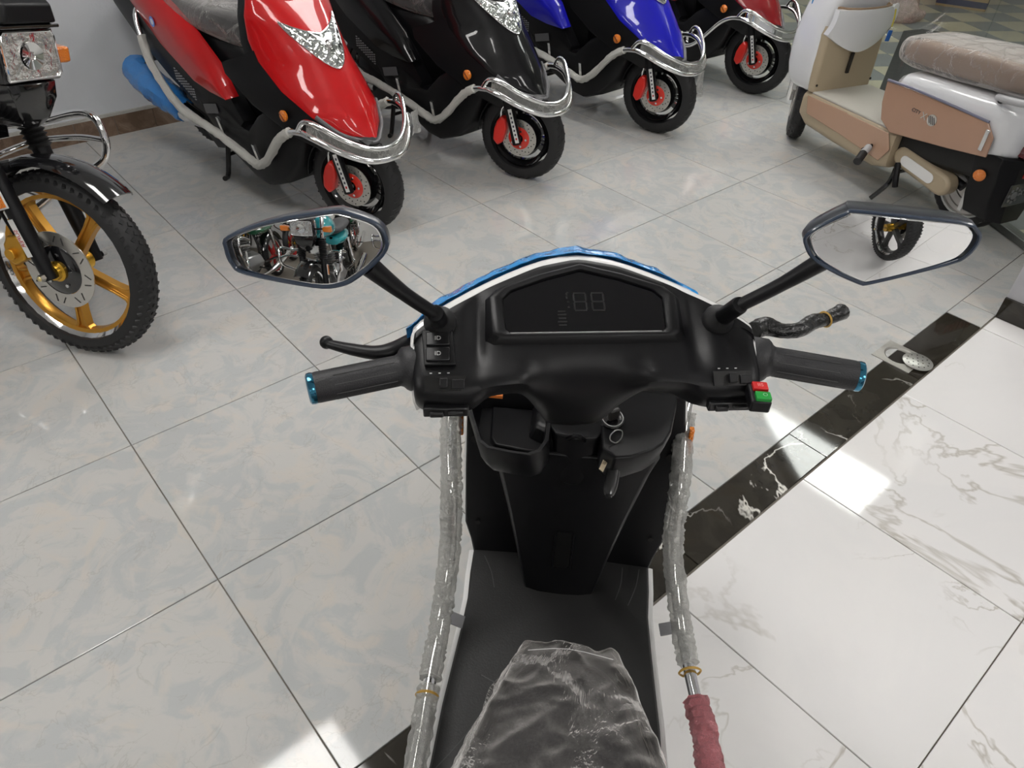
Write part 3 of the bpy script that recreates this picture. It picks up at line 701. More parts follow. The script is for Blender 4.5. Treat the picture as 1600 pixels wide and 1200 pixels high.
petrol_scooter((-.62, 2.87), -40, 18, RED, 'bright red motor scooter with blue-wrapped exhaust beside the grey wall', True, True, hang=(.05, .23, .47, .07, -1, .10))
petrol_scooter((.06, 3.45), -42, 20, BLKP, 'glossy black motor scooter between the red and the blue one', True)
petrol_scooter((.80, 4.12), -46, 14, BLUE, 'blue motor scooter with loose film hanging from its front guard', True, hang=(.13, .06, .395, .06, 1, .17))
petrol_scooter((1.51, 4.85), -50, 14, DRED, 'dark red motor scooter with bare chrome guard, farthest of the row', False)
# ------------------------------------------------------------------ the electric scooter in front
HERO = thing('electric_scooter', 'black and white electric scooter in the foreground, seat and bars wrapped in film', 'scooter', (0.04, 0, 0), -math.atan(0.08))
HM = Matrix.LocRotScale(V((0.04, 0, 0)), HERO.rotation_euler.to_quaternion(), None); HI = HM.inverted()
def hb(px, py, z): return HI @ at(px, py, z)
def hpl(px, py, p0, n): return HI @ atpl(px, py, HM @ V(p0), HM.to_3x3() @ V(n))
S = HI @ frameM(V((.099, .73, .94)), V((.9962, .0872, 0)), V((-.0872, .9962, 0)), V((0, 0, 1)))
def lerp_tab(tab, x):
    for (a, b) in zip(tab, tab[1:]):
        if x <= b[0]:
            t = (x - a[0]) / (b[0] - a[0]); return [p * (1 - t) + q * t for p, q in zip(a[1:], b[1:])]
    return list(tab[-1][1:])
FRONT = [(0, .172), (.055, .160), (.12, .131), (.18, .096), (.212, .074), (.226, .060), (.24, .05)]
def Fy(x): return lerp_tab(FRONT, abs(x))[0]
#        x    p3y  p3z   p4y   p4z   p5y   p5z   p6y   p6z   p7y   p7z   p8y   p8z   p9y  p9z  p10y p10z
PROF = [(.000, .044, .036, .026, .022, .012, .000, .014, -.035, .034, -.085, .070, -.150, .10, -.155, .10, -.06),
        (.040, .044, .036, .026, .022, .010, .001, .012, -.032, .034, -.080, .070, -.145, .10, -.150, .10, -.06),
        (.060, .044, .036, .026, .022, .005, .006, .004, -.018, .030, -.058, .065, -.100, .09, -.110, .09, -.06),
        (.082, .044, .036, .024, .024, .003, .018, -.014, .013, .004, -.014, .045, -.052, .06, -.066, .07, -.05),
        (.128, .044, .034, .022, .024, .001, .018, -.020, .012, -.004, -.012, .036, -.050, .05, -.064, .06, -.05),
        (.148, .044, .030, .020, .022, -.003, .017, -.022, .006, -.024, -.014, .004, -.048, .03, -.064, .05, -.05),
        (.170, .044, .038, .020, .029, -.004, .020, -.023, .006, -.026, -.016, -.002, -.050, .03, -.066, .05, -.05),
        (.215, .044, .037, .020, .028, -.002, .018, -.019, .007, -.021, -.014, .000, -.046, .03, -.062, .045, -.045),
        (.226, .042, .030, .020, .022, .002, .012, -.012, .002, -.014, -.012, .006, -.038, .03, -.050, .04, -.042)]
secs = []
xs = [.0, .02, .04, .05, .062, .075, .085, .105, .125, .134, .142, .150, .160, .170, .19, .205, .215, .221, .226]
for x in [-q for q in xs[:0:-1]] + xs:
    a = abs(x); f = Fy(a); zf = .02 + .4 * f; p = lerp_tab(PROF, a)
    dip = .007 * max(0, 1 - abs(a - .143) / .012)
    raise_ = .004 if a < .13 else 0
    pr = [(f, zf - .006), (f - .006, zf + .001), (f - .022, zf - .006 - dip), ((f + p[0]) / 2, .02 + .2 * (f + p[0]) - dip + raise_), (p[0], p[1] - dip + raise_), (p[2], p[3] - dip * .6)]
    pr += [(p[4], p[5]), (p[6], p[7]), (p[8], p[9]), (p[10], p[11]), (p[12], p[13]), (p[14], p[15]), (f - .02, zf - .06)]
    secs.append([V((x, y, z)) for y, z in pr])
MB(S).loft(secs).build('handlebar_cover', BLK(), HERO, sub=1, angle=75)
TN = V((0, -.4, 1)).normalized()
def tp(x, y, h=0.0): return V((x, y, .02 + .4 * y)) + TN * h
DISP = [(-.105, .056), (-.107, .100), (-.095, .112), (-.05, .129), (0, .143), (.05, .129), (.095, .112), (.107, .100), (.105, .056), (.098, .050), (-.098, .050)]
def scl(P, k, kx=None, c=(0, .092)): return [(c[0] + (x - c[0]) * (kx or k), c[1] + (y - c[1]) * k) for x, y in P]
O1, O2 = scl(DISP, 1.30, 1.26), scl(DISP, 1.17, 1.17)
ringm = MB(S).loft([[tp(x, y, -.004) for x, y in O1], [tp(x, y, .009) for x, y in O2], [tp(x, y, .011) for x, y in scl(DISP, 1.10, 1.10)], [tp(x, y, .008) for x, y in scl(DISP, 1.01)], [tp(x, y, -.006) for x, y in scl(DISP, 1.0)]], caps=False)
hood_o = ringm.build('display_hood', BLK(), HERO, bevel=0.0015)
dg = MB(S).prism([tp(x, y, .001) for x, y in DISP], TN * .0035).build('display', mat('display glass', (0.004, 0.004, 0.005), 0.10, spec=0.35, coat=0.0), HERO)
MB(S).tube([tp(-.100, .0515, .005), tp(.100, .0515, .005)], .0006, 6, 1, smooth=False).build('display_edge', mat('edge grey', (0.35, 0.35, 0.35), 0.3), dg)
segm = mat('unlit segments', (0.007, 0.007, 0.008), 0.3)
sg = MB(S)
def seg7(cx, cy_, w_, h_, mask):
    t = .0022
    L = {'a': (0, h_ / 2, w_, t), 'g': (0, 0, w_, t), 'd': (0, -h_ / 2, w_, t), 'f': (-w_ / 2, h_ / 4, t, h_ / 2 * .8), 'b': (w_ / 2, h_ / 4, t, h_ / 2 * .8), 'e': (-w_ / 2, -h_ / 4, t, h_ / 2 * .8), 'c': (w_ / 2, -h_ / 4, t, h_ / 2 * .8)}
    for k in mask:
        x, y, a, b = L[k]; o = tp(cx + x, cy_ + y, .0046); ex, ey = V((a / 2, 0, 0)), V((0, b / 2, .4 * b / 2))
        sg.prism([o - ex - ey, o + ex - ey, o + ex + ey, o - ex + ey], TN * .0003)
seg7(-.004, .096, .016, .026, 'abcdefg'); seg7(.020, .096, .016, .026, 'abcdefg'); seg7(-.020, .105, .003, .010, 'afe'); seg7(-.020, .092, .003, .008, 'ad')
for k in range(5): seg7(-.030, .082 - .005 * k, .010 + .002 * (k % 2), .002, 'g')
sg.build('display_segment', segm, dg)
# white headlight nacelle with its blue film
def strip(x, offs): f = Fy(x); zf = .02 + .4 * f; return [V((x, f + a, zf + b)) for a, b in offs]
xs2 = [-.232, -.22, -.19, -.15, -.10, -.05, 0, .05, .10, .15, .19, .22, .232]
MB(S).loft([strip(x, [(-.012, -.008), (.005, -.001), (.019, -.004), (.038, -.035), (.028, -.11), (-.05, -.13), (-.06, -.03)]) for x in xs2]).build('headlight_nacelle', WHT(), HERO, sub=1)
G = []
for i in range(61):
    x = -.236 + .40 * i / 60; c = 1 - min(1, abs(x) / .06); sgl = min(1, max(0, (.165 - x) / .05)) * (1 if x > -.21 else .6)
    j = lambda s_: random.uniform(-s_, s_)
    G.append([V(p) for p in strip(x, [(.016 - .012 * c + j(.001), -.001 + .003 * c), (.034 * sgl + .001 + j(.002), -.003 + j(.0025)), (.047 * sgl + j(.003), -.012 + j(.003)), (.052 * sgl + .002 + j(.003), -.040), (.042 * sgl, -.085)])])
MB(S).shell(G, (0, -.0012, -.001)).build('blue_film', mat('blue protective film', (0.015, 0.24, 0.60), 0.12, coat=0.8, bump=(28, 0.9, 'noise')), HERO, sub=1, label='blue protective film')
hlm = MB(S); hlm.lathe([(0, 0), (.05, 0), (.055, .006), (.045, .012), (0, .014)], (0, .20, .01), (0, 1, -.3), 24); hlm.build('headlight', mat('headlight reflector', (.78, .78, .76), .1, 1.0), HERO)

# grips, levers, switches (steering frame)
def hs(px, py, z): return S.inverted() @ hb(px, py, z)
for s, L in ((-1, ((-.213, .042), (-.352, -.001))), (1, ((.224, .049), (.374, .000)))):
    a, b = V((L[0][0], L[0][1], .0)), V((L[1][0], L[1][1], .0)); d = (b - a).normalized()
    g = MB(S); g.lathe([(0, 0), (.0275, 0), (.0295, .004), (.0295, .024), (.0265, .028), (.0225, .031), (.0205, .035), (.0205, .050), (.0202, .138), (.0195, .143), (0, .143)], a, d, 32)
    go = g.build('grip', mat('grip rubber', (0.016, 0.016, 0.018), 0.5, bump=(500, .15, 'noise')), HERO)
    for k in range(10):
        t = 2 * math.pi * k / 10; u = V((0, 0, 1)); w_ = d.cross(u).normalized(); n_ = w_ * math.cos(t) + u * math.sin(t)
        MB(S).tube([a + d * .04 + n_ * .0206, a + d * .118 + n_ * .0206], .0006, 4, 1, smooth=False).build('grip_rib', mat('grip line', (0.05, 0.05, 0.05), .5), go)
    MB(S).lathe([(0, 0), (.0200, 0), (.0206, .003), (.0200, .007), (.017, .009), (0, .0095)], a + d * .142, d, 28).build('grip_end_cap', mat('blue anodised', (0.05, 0.22, 0.34), .15, .9), HERO, label='shiny blue end cap')
    MB(S).cyl(a - d * .03, a + d * .01, .014).build('handlebar_tube', GRYM(), HERO)
lv = MB(S); lv.tube([hs(x, y, .945) for x, y in ((662, 524), (640, 535), (612, 548), (585, 551), (550, 546), (512, 537))], [.012, .0125, .0125, .0105, .009, .0065], 14, 6, flat=.85)
lv.sph(hs(510, 535, .945), .0092); lv.build('brake_lever', BLK(), HERO)
rl = MB(S); rl.tube([hs(x, y, .955) for x, y in ((1178, 517), (1195, 510), (1222, 517), (1250, 515), (1270, 503), (1289, 499), (1316, 487))], [.013, .014, .0105, .0110, .0115, .0095, .0125], 12, 6, jit=.04)
rlo = rl.build('brake_lever', mat('crinkled black sleeve', (.012, .012, .012), .25, bump=(60, .6, 'noise')), HERO, label='brake lever in a crinkled black plastic sleeve')
MB(S).lathe([(.0105, -.0015), (.0125, 0), (.0105, .0015), (.0095, 0)], hs(1289, 499, .955), hs(1316, 487, .955) - hs(1289, 499, .955), 18).build('rubber_band', mat('rubber band', (.50, .30, .06), .5), rlo)
MB(S).tube([hs(1314, 488, .955), hs(1317.5, 486.4, .955)], .0095, 12, 1, smooth=False).build('sleeve_opening', mat('hole black', (.01, .01, .01), .8), rlo)
def onpod(x, y, h=0.0): # point over the pod surface
    return V((x, y, .0208 + .4 * y)) + TN * h
def pad(x, y, w_, l_, th, m, name, par, sk=0.0, h0=0.0):
    q = [(-w_, -l_), (w_, -l_), (w_, l_), (-w_, l_)]
    return MB(S).prism([onpod(x + a / 2 + sk * b / 2, y + b / 2, h0) for a, b in q], TN * th).build(name, m, par, bevel=.0012)
sw = pad(-.192, .032, .040, .048, .006, BLK(), 'light_switch', HERO, -.08)
swm = mat('switch black', (.008, .008, .009), .3)
wtx = mat('print white', (.55, .55, .55), .5)
for k, y in enumerate((.0425, .0215)):
    b = pad(-.193, y, .030, .018, .009, swm, 'rocker_button', sw)
    o = onpod(-.193, y, .0094); TM = S @ frameM(o, V((1, 0, 0)), V((0, .928, .371)), TN)
    text('ID', .0085, TM, wtx, 'headlamp_symbol', b, .0002)
def rear_pt(x, t, out=0.0):   # on the rider-side slope of a pod
    return V((x, -.007 - .016 * t, .0175 - .0125 * t)) + V((0, -.62, .78)) * out
for s in (-1, 1):
    xc = s * .184
    sl = MB(S).prism([rear_pt(xc - .026, -.15, .0005), rear_pt(xc + .026, -.15, .0005), rear_pt(xc + .020, .80, .0005), rear_pt(xc - .026, .80, .0005)], V((0, -.62, .78)) * .0015).build('switch_recess', mat('deep black', (.003, .003, .003), .4), HERO)
    MB(S).box(rear_pt(xc - .002, .35, .005), (.010, .012, .008), Matrix.Rotation(.65, 3, 'X')).build('slide_switch', swm, sl, bevel=.001)
    MB(S).box(rear_pt(xc + .016, .40, .003), (.016, .012, .003), Matrix.Rotation(.65, 3, 'X')).build('switch_plate', swm, sl, bevel=.001)
    for k in range(3):
        MB(S).box(rear_pt(xc - .018 + .011 * k, -.32, .0022), (.003, .0012, .0004), Matrix.Rotation(.65, 3, 'X')).build('switch_mark', wtx, sl)
    lo_ = MB(S); lo_.box((xc, -.022, -.022), (.058, .012, .014)); lo_.box((xc - .012, -.028, -.022), (.018, .010, .008)); lo_.box((xc + .012, -.029, -.020), (.020, .006, .004)); lo_.build('horn_button', swm, HERO, bevel=.002)
pod = MB(S).box((.210, -.040, .004), (.026, .038, .018), Matrix.Rotation(-.15, 3, 'Z')).build('button_pod', BLK(), HERO, bevel=.003)
for y, c, n_, mk in ((-.031, (.55, .012, .012), 'red_button', 'IIS'), (-.050, (.01, .30, .04), 'green_button', 'O')):
    b = MB(S).box((.213 - (.002 if y < -.04 else 0), y, .0145), (.019, .0145, .006), Matrix.Rotation(-.15, 3, 'Z')).build(n_, mat(n_, c, .3), pod, bevel=.001)
    text(mk, .008, S @ frameM(V((.213, y, .0178)), V((1, -.15, 0)), V((.15, 1, 0)), V((0, 0, 1))), mat('button print ' + n_, tuple(min(1, q + .25) for q in c), .4), 'button_mark', b, .0002)

# mirrors
ZM = 1.15
def mirror(side, out_px, ctr_px, refl, hubp, topp, back_px):
    c = at(*ctr_px, ZM); din = (c - CAM).normalized(); dout = (V(refl) - c).normalized(); n = (dout - din).normalized()
    P = [HI @ atpl(x, y, c, n) for x, y in out_px]
    nl = (HI.to_3x3() @ n); cc = sum(P, V((0, 0, 0))) / len(P)
    P = catmull(P, 4, True)
    def rw(w_, d): return [p + (cc - p).normalized() * w_ - nl * d for p in P]
    def ring(k, d, kk=0.0): return [cc + (p - cc) * k - nl * d for p in P]
    m = MB().loft([ring(.975, -.0015), ring(1.0, .001), ring(1.0, .010), ring(.93, .022), ring(.70, .034), ring(.3, .038)], caps=True)
    # open front: frame ring
    MB().loft([rw(.0042, .004), rw(.0037, -.002), rw(.0012, -.002), ring(1.0, .003), ring(1.0, .010), ring(.92, .024), ring(.68, .036), ring(.3, .039)]).build('mirror_housing', mat('mirror shell', (.030, .034, .042), .28, coat=.3), HERO)
    MB().tube(rw(.0018, -.0018), .0023, 8, 1, closed=True, smooth=False).build('mirror_rim', mat('blue tinted rim', (.03, .045, .075), .25, coat=.5), HERO)
    def dome(k, w_=0.0):  # the glass is slightly convex, radius 0.85 m
        Q = [cc + ((p + (cc - p).normalized() * w_) - cc) * k for p in P]; rm = max((p - cc).length for p in P) ** 2
        return [q + nl * ((rm - (q - cc).length ** 2) / 1.7 - .0012) for q in Q]
    gl = MB(); gl.loft([dome(k, .0030) for k in (1, .93, .86, .78, .70, .62, .54, .46, .38, .30, .22, .14, .06, .01)], caps=True)
    gl.build('mirror_glass', mat('mirror silver', (.86, .87, .87), .005, 1.0), HERO, angle=180)
    back = HI @ atpl(*back_px, c, n) - nl * .020
    hub, top = S @ V(hubp), S @ V(topp)
    st = MB(); st.tube([top, top + (back - top) * .5 + V((0, 0, -.003)), back], [.0085, .0088, .0125], 12, 5)
    st.build('mirror_stalk', BLK(), HERO)
    ax = (top - hub).normalized()
    MB().lathe([(0, -.005), (.0115, -.005), (.012, .0), (.0115, .02), (.0115, (top - hub).length + .004), (.010, (top - hub).length + .008), (0, (top - hub).length + .008)], hub, ax, 24).build('mirror_base', BLK(), HERO)
    MB().lathe([(0, -.012), (.0205, -.012), (.0215, -.004), (.019, .003), (.014, .008), (.0118, .014), (0, .014)], hub - ax * .004, ax, 28).build('rubber_boot', RUB(), HERO)
mirror(-1, [(352, 388), (356, 369), (425, 343), (515, 328), (545, 331), (592, 349), (607, 375), (600, 398), (565, 430), (535, 446), (490, 448), (385, 427), (362, 412)], (478, 388), (-1.0, -1.60, 0.62), (-.191, .060, .058), (-.194, .026, .092), (568, 425))
mirror(1, [(1257, 382), (1262, 362), (1318, 332), (1345, 328), (1500, 345), (1528, 358), (1531, 374), (1512, 398), (1480, 412), (1365, 441), (1335, 440), (1275, 408)], (1395, 385), (1.05, -.75, 0.05), (.180, .062, .056), (.184, .030, .096), (1305, 415))

# leg shield, tunnel, floor
blk = BLK()
def sx(w_, *P): return [V((x * w_, y, z)) for x, y, z in P]
MB().loft([[V((x, yb, z)) for x, yb in ((-w_, y0), (-w_ * .5, y0 + .004), (0, y0 + .006), (w_ * .5, y0 + .004), (w_, y0), (w_, y0 + .03), (0, y0 + .05), (-w_, y0 + .03))]
           for z, w_, y0 in ((.262, .185, .955), (.30, .192, .962), (.34, .205, .972), (.48, .205, .988), (.62, .203, 1.005), (.70, .19, 1.01))]).build('leg_shield', blk, HERO, sub=0, bevel=.004)
MB().loft([[V((w_, y0, z)), V((w_ * .99, y1, z)), V((w_ * .6, y1 + .05, z)), V((0, y1 + .07, z)), V((-w_ * .6, y1 + .05, z)), V((-w_ * .99, y1, z)), V((-w_, y0, z)), V((-w_ * .9, y0 + .012, z)), V((0, y0 + .03, z)), V((w_ * .9, y0 + .012, z))]
           for z, w_, y0, y1 in ((.24, .192, .960, 1.03), (.30, .203, .962, 1.06), (.34, .215, .972, 1.08), (.50, .2155, .992, 1.12), (.66, .211, 1.008, 1.12), (.76, .18, 1.01, 1.10), (.82, .12, 1.0, 1.06))]).build('front_fairing', WHT(), HERO, sub=1)
for s in (-1, 1):
    MB().box((s * .2135, 1.003, .60), (.009, .014, .062), Matrix.Rotation(-.1, 3, 'X')).build('turn_signal', ORG(), HERO, bevel=.002)
    MB().lathe([(0, 0), (.009, 0), (.009, .001), (0, .001)], (s * .186, 1.0005 - .004, .560), (0, -1, .1), 16).build('screw_hole', mat('hole black', (.01, .01, .01), .8), HERO)
    MB().lathe([(0, 0), (.0055, 0), (.0055, .001), (0, .001)], (s * .178, .9715 - .002, .348), (0, -1, .1), 16).build('screw_hole', mat('hole black', (.01, .01, .01), .8), HERO)
def tsec(z, w_, y0, y1=.99):
    return [V((x, y, z)) for x, y in ((-w_ * 1.05, y1), (-w_, y0 + .022), (-w_ * .93, y0 + .006), (-w_ * .55, y0 - .001), (0, y0 - .003), (w_ * .55, y0 - .001), (w_ * .93, y0 + .006), (w_, y0 + .022), (w_ * 1.05, y1))]
T_ = [(.262, .072, .872), (.30, .079, .874), (.36, .090, .880), (.48, .113, .888), (.60, .137, .890), (.645, .147, .884), (.655, .146, .886)]
MB().loft([tsec(*t) for t in T_]).build('centre_tunnel', blk, HERO, sub=0, bevel=.003, angle=30)
# slot in the tunnel
c0, c1 = V((0, .8765, .352)), V((0, .8845, .452)); u_ = (c1 - c0).normalized(); nn = V((0, -u_.z, u_.y)); hw = .0145
MB().loft([[c0 + V((x * k, 0, 0)) + u_ * (a - e) + nn * h for x, a in ((-hw, 0), (hw, 0), (hw, .101), (-hw, .101))] for k, e, h in ((1.3, .004, .0), (1.25, .003, .003), (1.05, .0, .003), (1.0, 0, -.004))], caps=False).build('slot_frame', blk, HERO)
MB().prism([c0 + V((x, 0, 0)) + u_ * a + nn * .0008 for x, a in ((-hw, 0), (hw, 0), (hw, .101), (-hw, .101))], nn * .0008).build('charging_slot', mat('deep black', (.003, .003, .003), .4), HERO)
# pocket at the left: open box
po = [hb(x, y, .70) for x, y in ((728, 628), (736, 655), (746, 688), (760, 700), (800, 708), (828, 712), (845, 706), (858, 688), (862, 655), (858, 625), (840, 600), (780, 590), (735, 592))]
pc = sum(po, V((0, 0, 0))) / len(po)
def rg(k, z, sh=0.0): return [V((pc.x + (p.x - pc.x) * k + sh, pc.y + (p.y - pc.y) * k, z)) for p in po]
MB().loft([rg(.88, .640, .008), rg(.97, .662, .004), rg(1.0, .692), rg(.985, .700), rg(.90, .698), rg(.86, .69), rg(.84, .645, .01)], caps=True).build('storage_pocket', blk, HERO, bevel=0)
MB().box((hb(775, 618, .703)), (.024, .008, .006)).build('orange_tag', mat('orange tag', (.70, .20, .04), .4), HERO, label='small orange tag inside the pocket')
pr_ = [hb(x, y, .70) for x, y in ((945, 615), (975, 600), (1060, 605), (1058, 632), (1050, 672), (1038, 692), (1020, 703), (985, 714), (960, 716), (940, 700), (938, 650))]
pk = sum(pr_, V((0, 0, 0))) / len(pr_)
def rr_(k, z, sh=0): return [V((pk.x + (p.x - pk.x) * k + sh, pk.y + (p.y - pk.y) * k, z)) for p in pr_]
MB().loft([rr_(.88, .64, -.008), rr_(.97, .662, -.004), rr_(1.0, .690), rr_(.97, .699), rr_(.80, .699)], caps=True).build('glovebox_cover', blk, HERO, bevel=.003)
# centre block with hook between the two
MB().loft([[V((x, y, z)) for x, y in ((-w_, .99), (-w_, y0 + .02), (-w_ * .5, y0), (w_ * .5, y0), (w_, y0 + .02), (w_, .99))] for z, w_, y0 in ((.56, .075, .912), (.62, .085, .900), (.66, .080, .895), (.682, .07, .900), (.686, .066, .91))]).build('steering_column_cover', blk, HERO, bevel=.004)
MB().tube([(-.014, .886, .690), (-.006, .874, .708), (.000, .872, .712), (.006, .874, .708), (.014, .886, .690)], .004, 8, 4).build('bag_hook', blk, HERO)
MB().loft([[V((x * w_, y0 + yy * d_, z)) for x, yy in ((-1, .5), (-.7, .12), (0, 0), (.7, .12), (1, .5), (.7, 1), (-.7, 1))] for z, w_, y0, d_ in ((.58, .040, .884, .05), (.65, .046, .880, .06), (.695, .050, .884, .06))]).build('column_lower_cover', blk, HERO, bevel=.003)
# ignition, key
ig = hb(957, 654, .708)
igo = MB(Matrix.Translation(ig)).lathe([(0, -.01), (.020, -.01), (.020, .0), (.017, .003), (0, .003)], (0, 0, 0), (0, -.25, 1), 32).build('ignition_lock', BLKG(), HERO)
MB(Matrix.Translation(ig)).lathe([(.0168, .0025), (.0182, .0025), (.0182, .0040), (.0168, .0040)], (0, 0, 0), (0, -.25, 1), 40).build('lock_ring', mat('ring grey', (.45, .45, .45), .3), igo)
MB(Matrix.Translation(ig)).lathe([(.007, .003), (.010, .003), (.010, .0038), (.007, .0038)], (0, 0, 0), (0, -.25, 1), 20, a0=0.2, a1=2.4).build('lock_mark', mat('ring grey', (.45, .45, .45), .3), igo)
text('OFF', .005, Matrix.Translation(ig) @ frameM(V((.013, -.001, .0045)), V((-.1, 1, .25)), V((-1, -.1, 0)), V((0, -.25, 1))), wtx, 'lock_lettering', igo, .0001)
text('O', .006, Matrix.Translation(ig) @ frameM(V((0, .013, .0055)), V((1, 0, 0)), V((0, 1, .25)), V((0, -.25, 1))), wtx, 'lock_lettering', igo, .0001)
wig = HM @ ig
ky = thing('key_set', 'ignition key with split ring, paper tag and black fob hanging from the lock', 'keys', wig + V((0, -.002, .006)), HERO.rotation_euler.z)
KI = Matrix.LocRotScale(ky.location, ky.rotation_euler.to_quaternion(), None).inverted() @ HM
def kp(px, py, z): return KI @ hb(px, py, z)
MB().box((0, -.004, .010), (.020, .010, .022), Matrix.Rotation(.5, 3, 'Z')).build('key_head', mat('key plastic', (.015, .013, .012), .35), ky, bevel=.003)
MB().tube([kp(x, y, z) for x, y, z in ((963, 672, .722), (954, 680, .714), (954, 688, .706), (963, 692, .70), (971, 684, .704), (972, 674, .714))], .0011, 6, 4, closed=True).build('split_ring', STL(), ky)
MB().tube([kp(x, y, z) for x, y, z in ((964, 690, .700), (968, 700, .69), (965, 710, .680), (961, 716, .672))], .0009, 6, 4).build('chain', STL(), ky)
tg = [kp(x, y, .678) for x, y in ((947, 708), (954, 713), (942, 738), (936, 733))]
tgo = MB().prism(tg, (0, 0, .0008)).build('paper_tag', mat('tag paper', (.62, .52, .36), .7), ky)
text('102', .007, KI @ HI @ frameM(at(945, 723, .6805), (at(949, 714, .68) - at(940, 732, .68)).normalized(), V((-.9, .35, 0)).normalized(), V((0, 0, 1))), mat('tag ink', (.10, .07, .04), .6), 'tag_writing', tgo, .0001)
f0, f1 = kp(960, 722, .672), kp(951, 778, .640)
fd = (f1 - f0); MB().loft([[f0 + fd * t + V((w_ * x, .004 * y, .008 * z)) for x, y, z in ((-1, 0, 0), (-.7, 0, .8), (0, 0, 1), (.7, 0, .8), (1, 0, 0), (.7, 0, -.8), (0, 0, -1), (-.7, 0, -.8))] for t, w_ in ((0, .008), (.15, .012), (.45, .0135), (.75, .0125), (1, .008))]).build('fob', mat('fob leather', (.012, .012, .013), .3, coat=.5), ky, sub=1)
MB().sph(kp(959, 716, .676), .0028).build('rivet', STL(), ky)

# floorboard, skirt, rear body
FBO = [(.185, .962), (.184, .90), (.180, .84), (.183, .77), (.187, .70), (.192, .62), (.194, .52), (.200, .40), (.195, .25)]
def fb(k, z): return [V((x + k, y, z)) for x, y in FBO] + [V((-(x + k), y, z)) for x, y in FBO[::-1]]
MB().loft([fb(0, .245), fb(0, .268), fb(-.004, .272)]).build('floorboard', mat('floor plastic', (.018, .018, .018), .45, bump=(300, .07, 'noise')), HERO, angle=30)
MB().loft([fb(-.03, .15), fb(-.005, .18), fb(.008, .245), fb(.010, .262), fb(.004, .264)]).build('side_skirt', WHT(), HERO, angle=30)
for x0, y0, x1, y1 in ((-.16, .945, -.13, .87), (.165, .95, .14, .86), (.13, .95, .115, .87), (-.13, .68, -.05, .64), (.12, .70, .03, .63), (-.19, .50, -.12, .61)):
    MB().tube([(x0, y0, .2722), ((x0 + x1) / 2 + .004, (y0 + y1) / 2, .2722), (x1, y1, .2722)], .0009, 4, 4, flat=.3).build('scuff_ridge', mat('scuff grey', (.06, .06, .06), .5), HERO)
def ysec(y, wt, wb, z0, z1):
    return [V((x, y, z)) for x, z in ((-wb, z0), (-wb * 1.02, (z0 * 2 + z1) / 3), (-wt * 1.12, z1 - .03), (-wt, z1 - .006), (-wt * .5, z1), (0, z1 + .002), (wt * .5, z1), (wt, z1 - .006), (wt * 1.12, z1 - .03), (wb * 1.02, (z0 * 2 + z1) / 3), (wb, z0))]
MB().loft([ysec(y, a, b, z0, z1) for y, a, b, z0, z1 in ((.43, .05, .07, .272, .64), (.40, .07, .09, .272, .66), (.30, .10, .12, .272, .66), (.10, .13, .15, .30, .66), (-.2, .15, .18, .40, .66), (-.5, .12, .14, .50, .68), (-.62, .08, .10, .55, .68))]).build('seat_base', blk, HERO, sub=1)
SEAT = [(.462, .028, .040, .715, .738), (.455, .044, .060, .700, .746), (.43, .060, .080, .680, .762), (.38, .074, .100, .665, .770), (.30, .096, .128, .66, .778), (.20, .12, .15, .66, .78), (0, .14, .165, .66, .785), (-.3, .14, .16, .67, .80), (-.52, .11, .13, .68, .80)]
MB().loft([ysec(*s_) for s_ in SEAT]).build('seat', mat('seat vinyl', (.040, .040, .046), .42, bump=(260, .25, 'noise')), HERO, sub=1)
# crumpled clear film over the seat: real folds
rows = []
FS = [(.478, .046, .066, .700, .742), (.472, .056, .080, .690, .752), (.455, .062, .092, .665, .758), (.43, .068, .100, .640, .765), (.40, .078, .116, .620, .772), (.36, .092, .136, .610, .778), (.32, .104, .154, .605, .783), (.28, .115, .168, .60, .787), (.22, .124, .176, .60, .789), (.12, .14, .19, .60, .792), (0, .15, .20, .61, .795), (-.3, .15, .19, .63, .81), (-.55, .12, .15, .65, .81)]
def spl(A, n):
    out = []
    for a, b in zip(A, A[1:]):
        for k in range(n): t = k / n; out.append([p * (1 - t) + q * t for p, q in zip(a, b)])
    return out + [list(A[-1])]
for (y, a, b, z0, z1) in spl(FS[:10], 8) + spl(FS[9:], 12)[1:]:
    row = []
    NU = 72
    for i in range(NU + 1):
        u = -1 + 2 * i / NU; au = abs(u); s = 1 if u > 0 else -1
        if au < .5: x, z = u / .5 * a, z1 - .004 * (au / .5) ** 4
        else: t = (au - .5) / .5; x, z = s * (a + (b - a) * t), z1 - .004 + (z0 - z1) * t ** 1.15
        p = V((x, y, z)); side = max(0, (au - .45) / .55)
        r1 = noise.noise(V((x * 26 + y * 30 * s, y * 9, 3))) ; r2 = noise.noise(V((x * 60, y * 45 + x * 30, 9))); r3 = noise.noise(V(((au * 9 + y * 14) * 3.0, y * 3, s * 5)))
        rd = 1 - abs(noise.noise(V((x * 14 + y * 9, y * 22 - x * 12, 1.7)))) * 2; rd2 = 1 - abs(noise.noise(V((x * 30 - y * 26, y * 34 + x * 9, 4.4)))) * 2
        dz = .0030 * r1 + .0012 * r2 + .0050 * max(0, rd) ** 5 + .0030 * max(0, rd2) ** 5
        p.z += dz + (.006 * r3 * side); p.x += s * side * (.010 * r3 + .004 * r2)
        p.x += .004
        if y > .42: p.y -= .020 * au ** 2.5 * (y - .42) / .06
        if y > .45: p.y += .012 * noise.noise(V((x * 50, 2, 5))) * (y - .45) / .03
        row.append(p)
    rows.append(row)
MB().shell(rows, (0, 0, -.0006)).build('seat_film', SEATF(), HERO, sub=1, angle=180, label='crumpled clear plastic film')
MB().tube([(-.046, .450, .767), (0, .456, .769), (.052, .450, .767)], .0004, 4, 3).build('film_seam', mat('ring grey', (.45, .45, .45), .3), HERO)

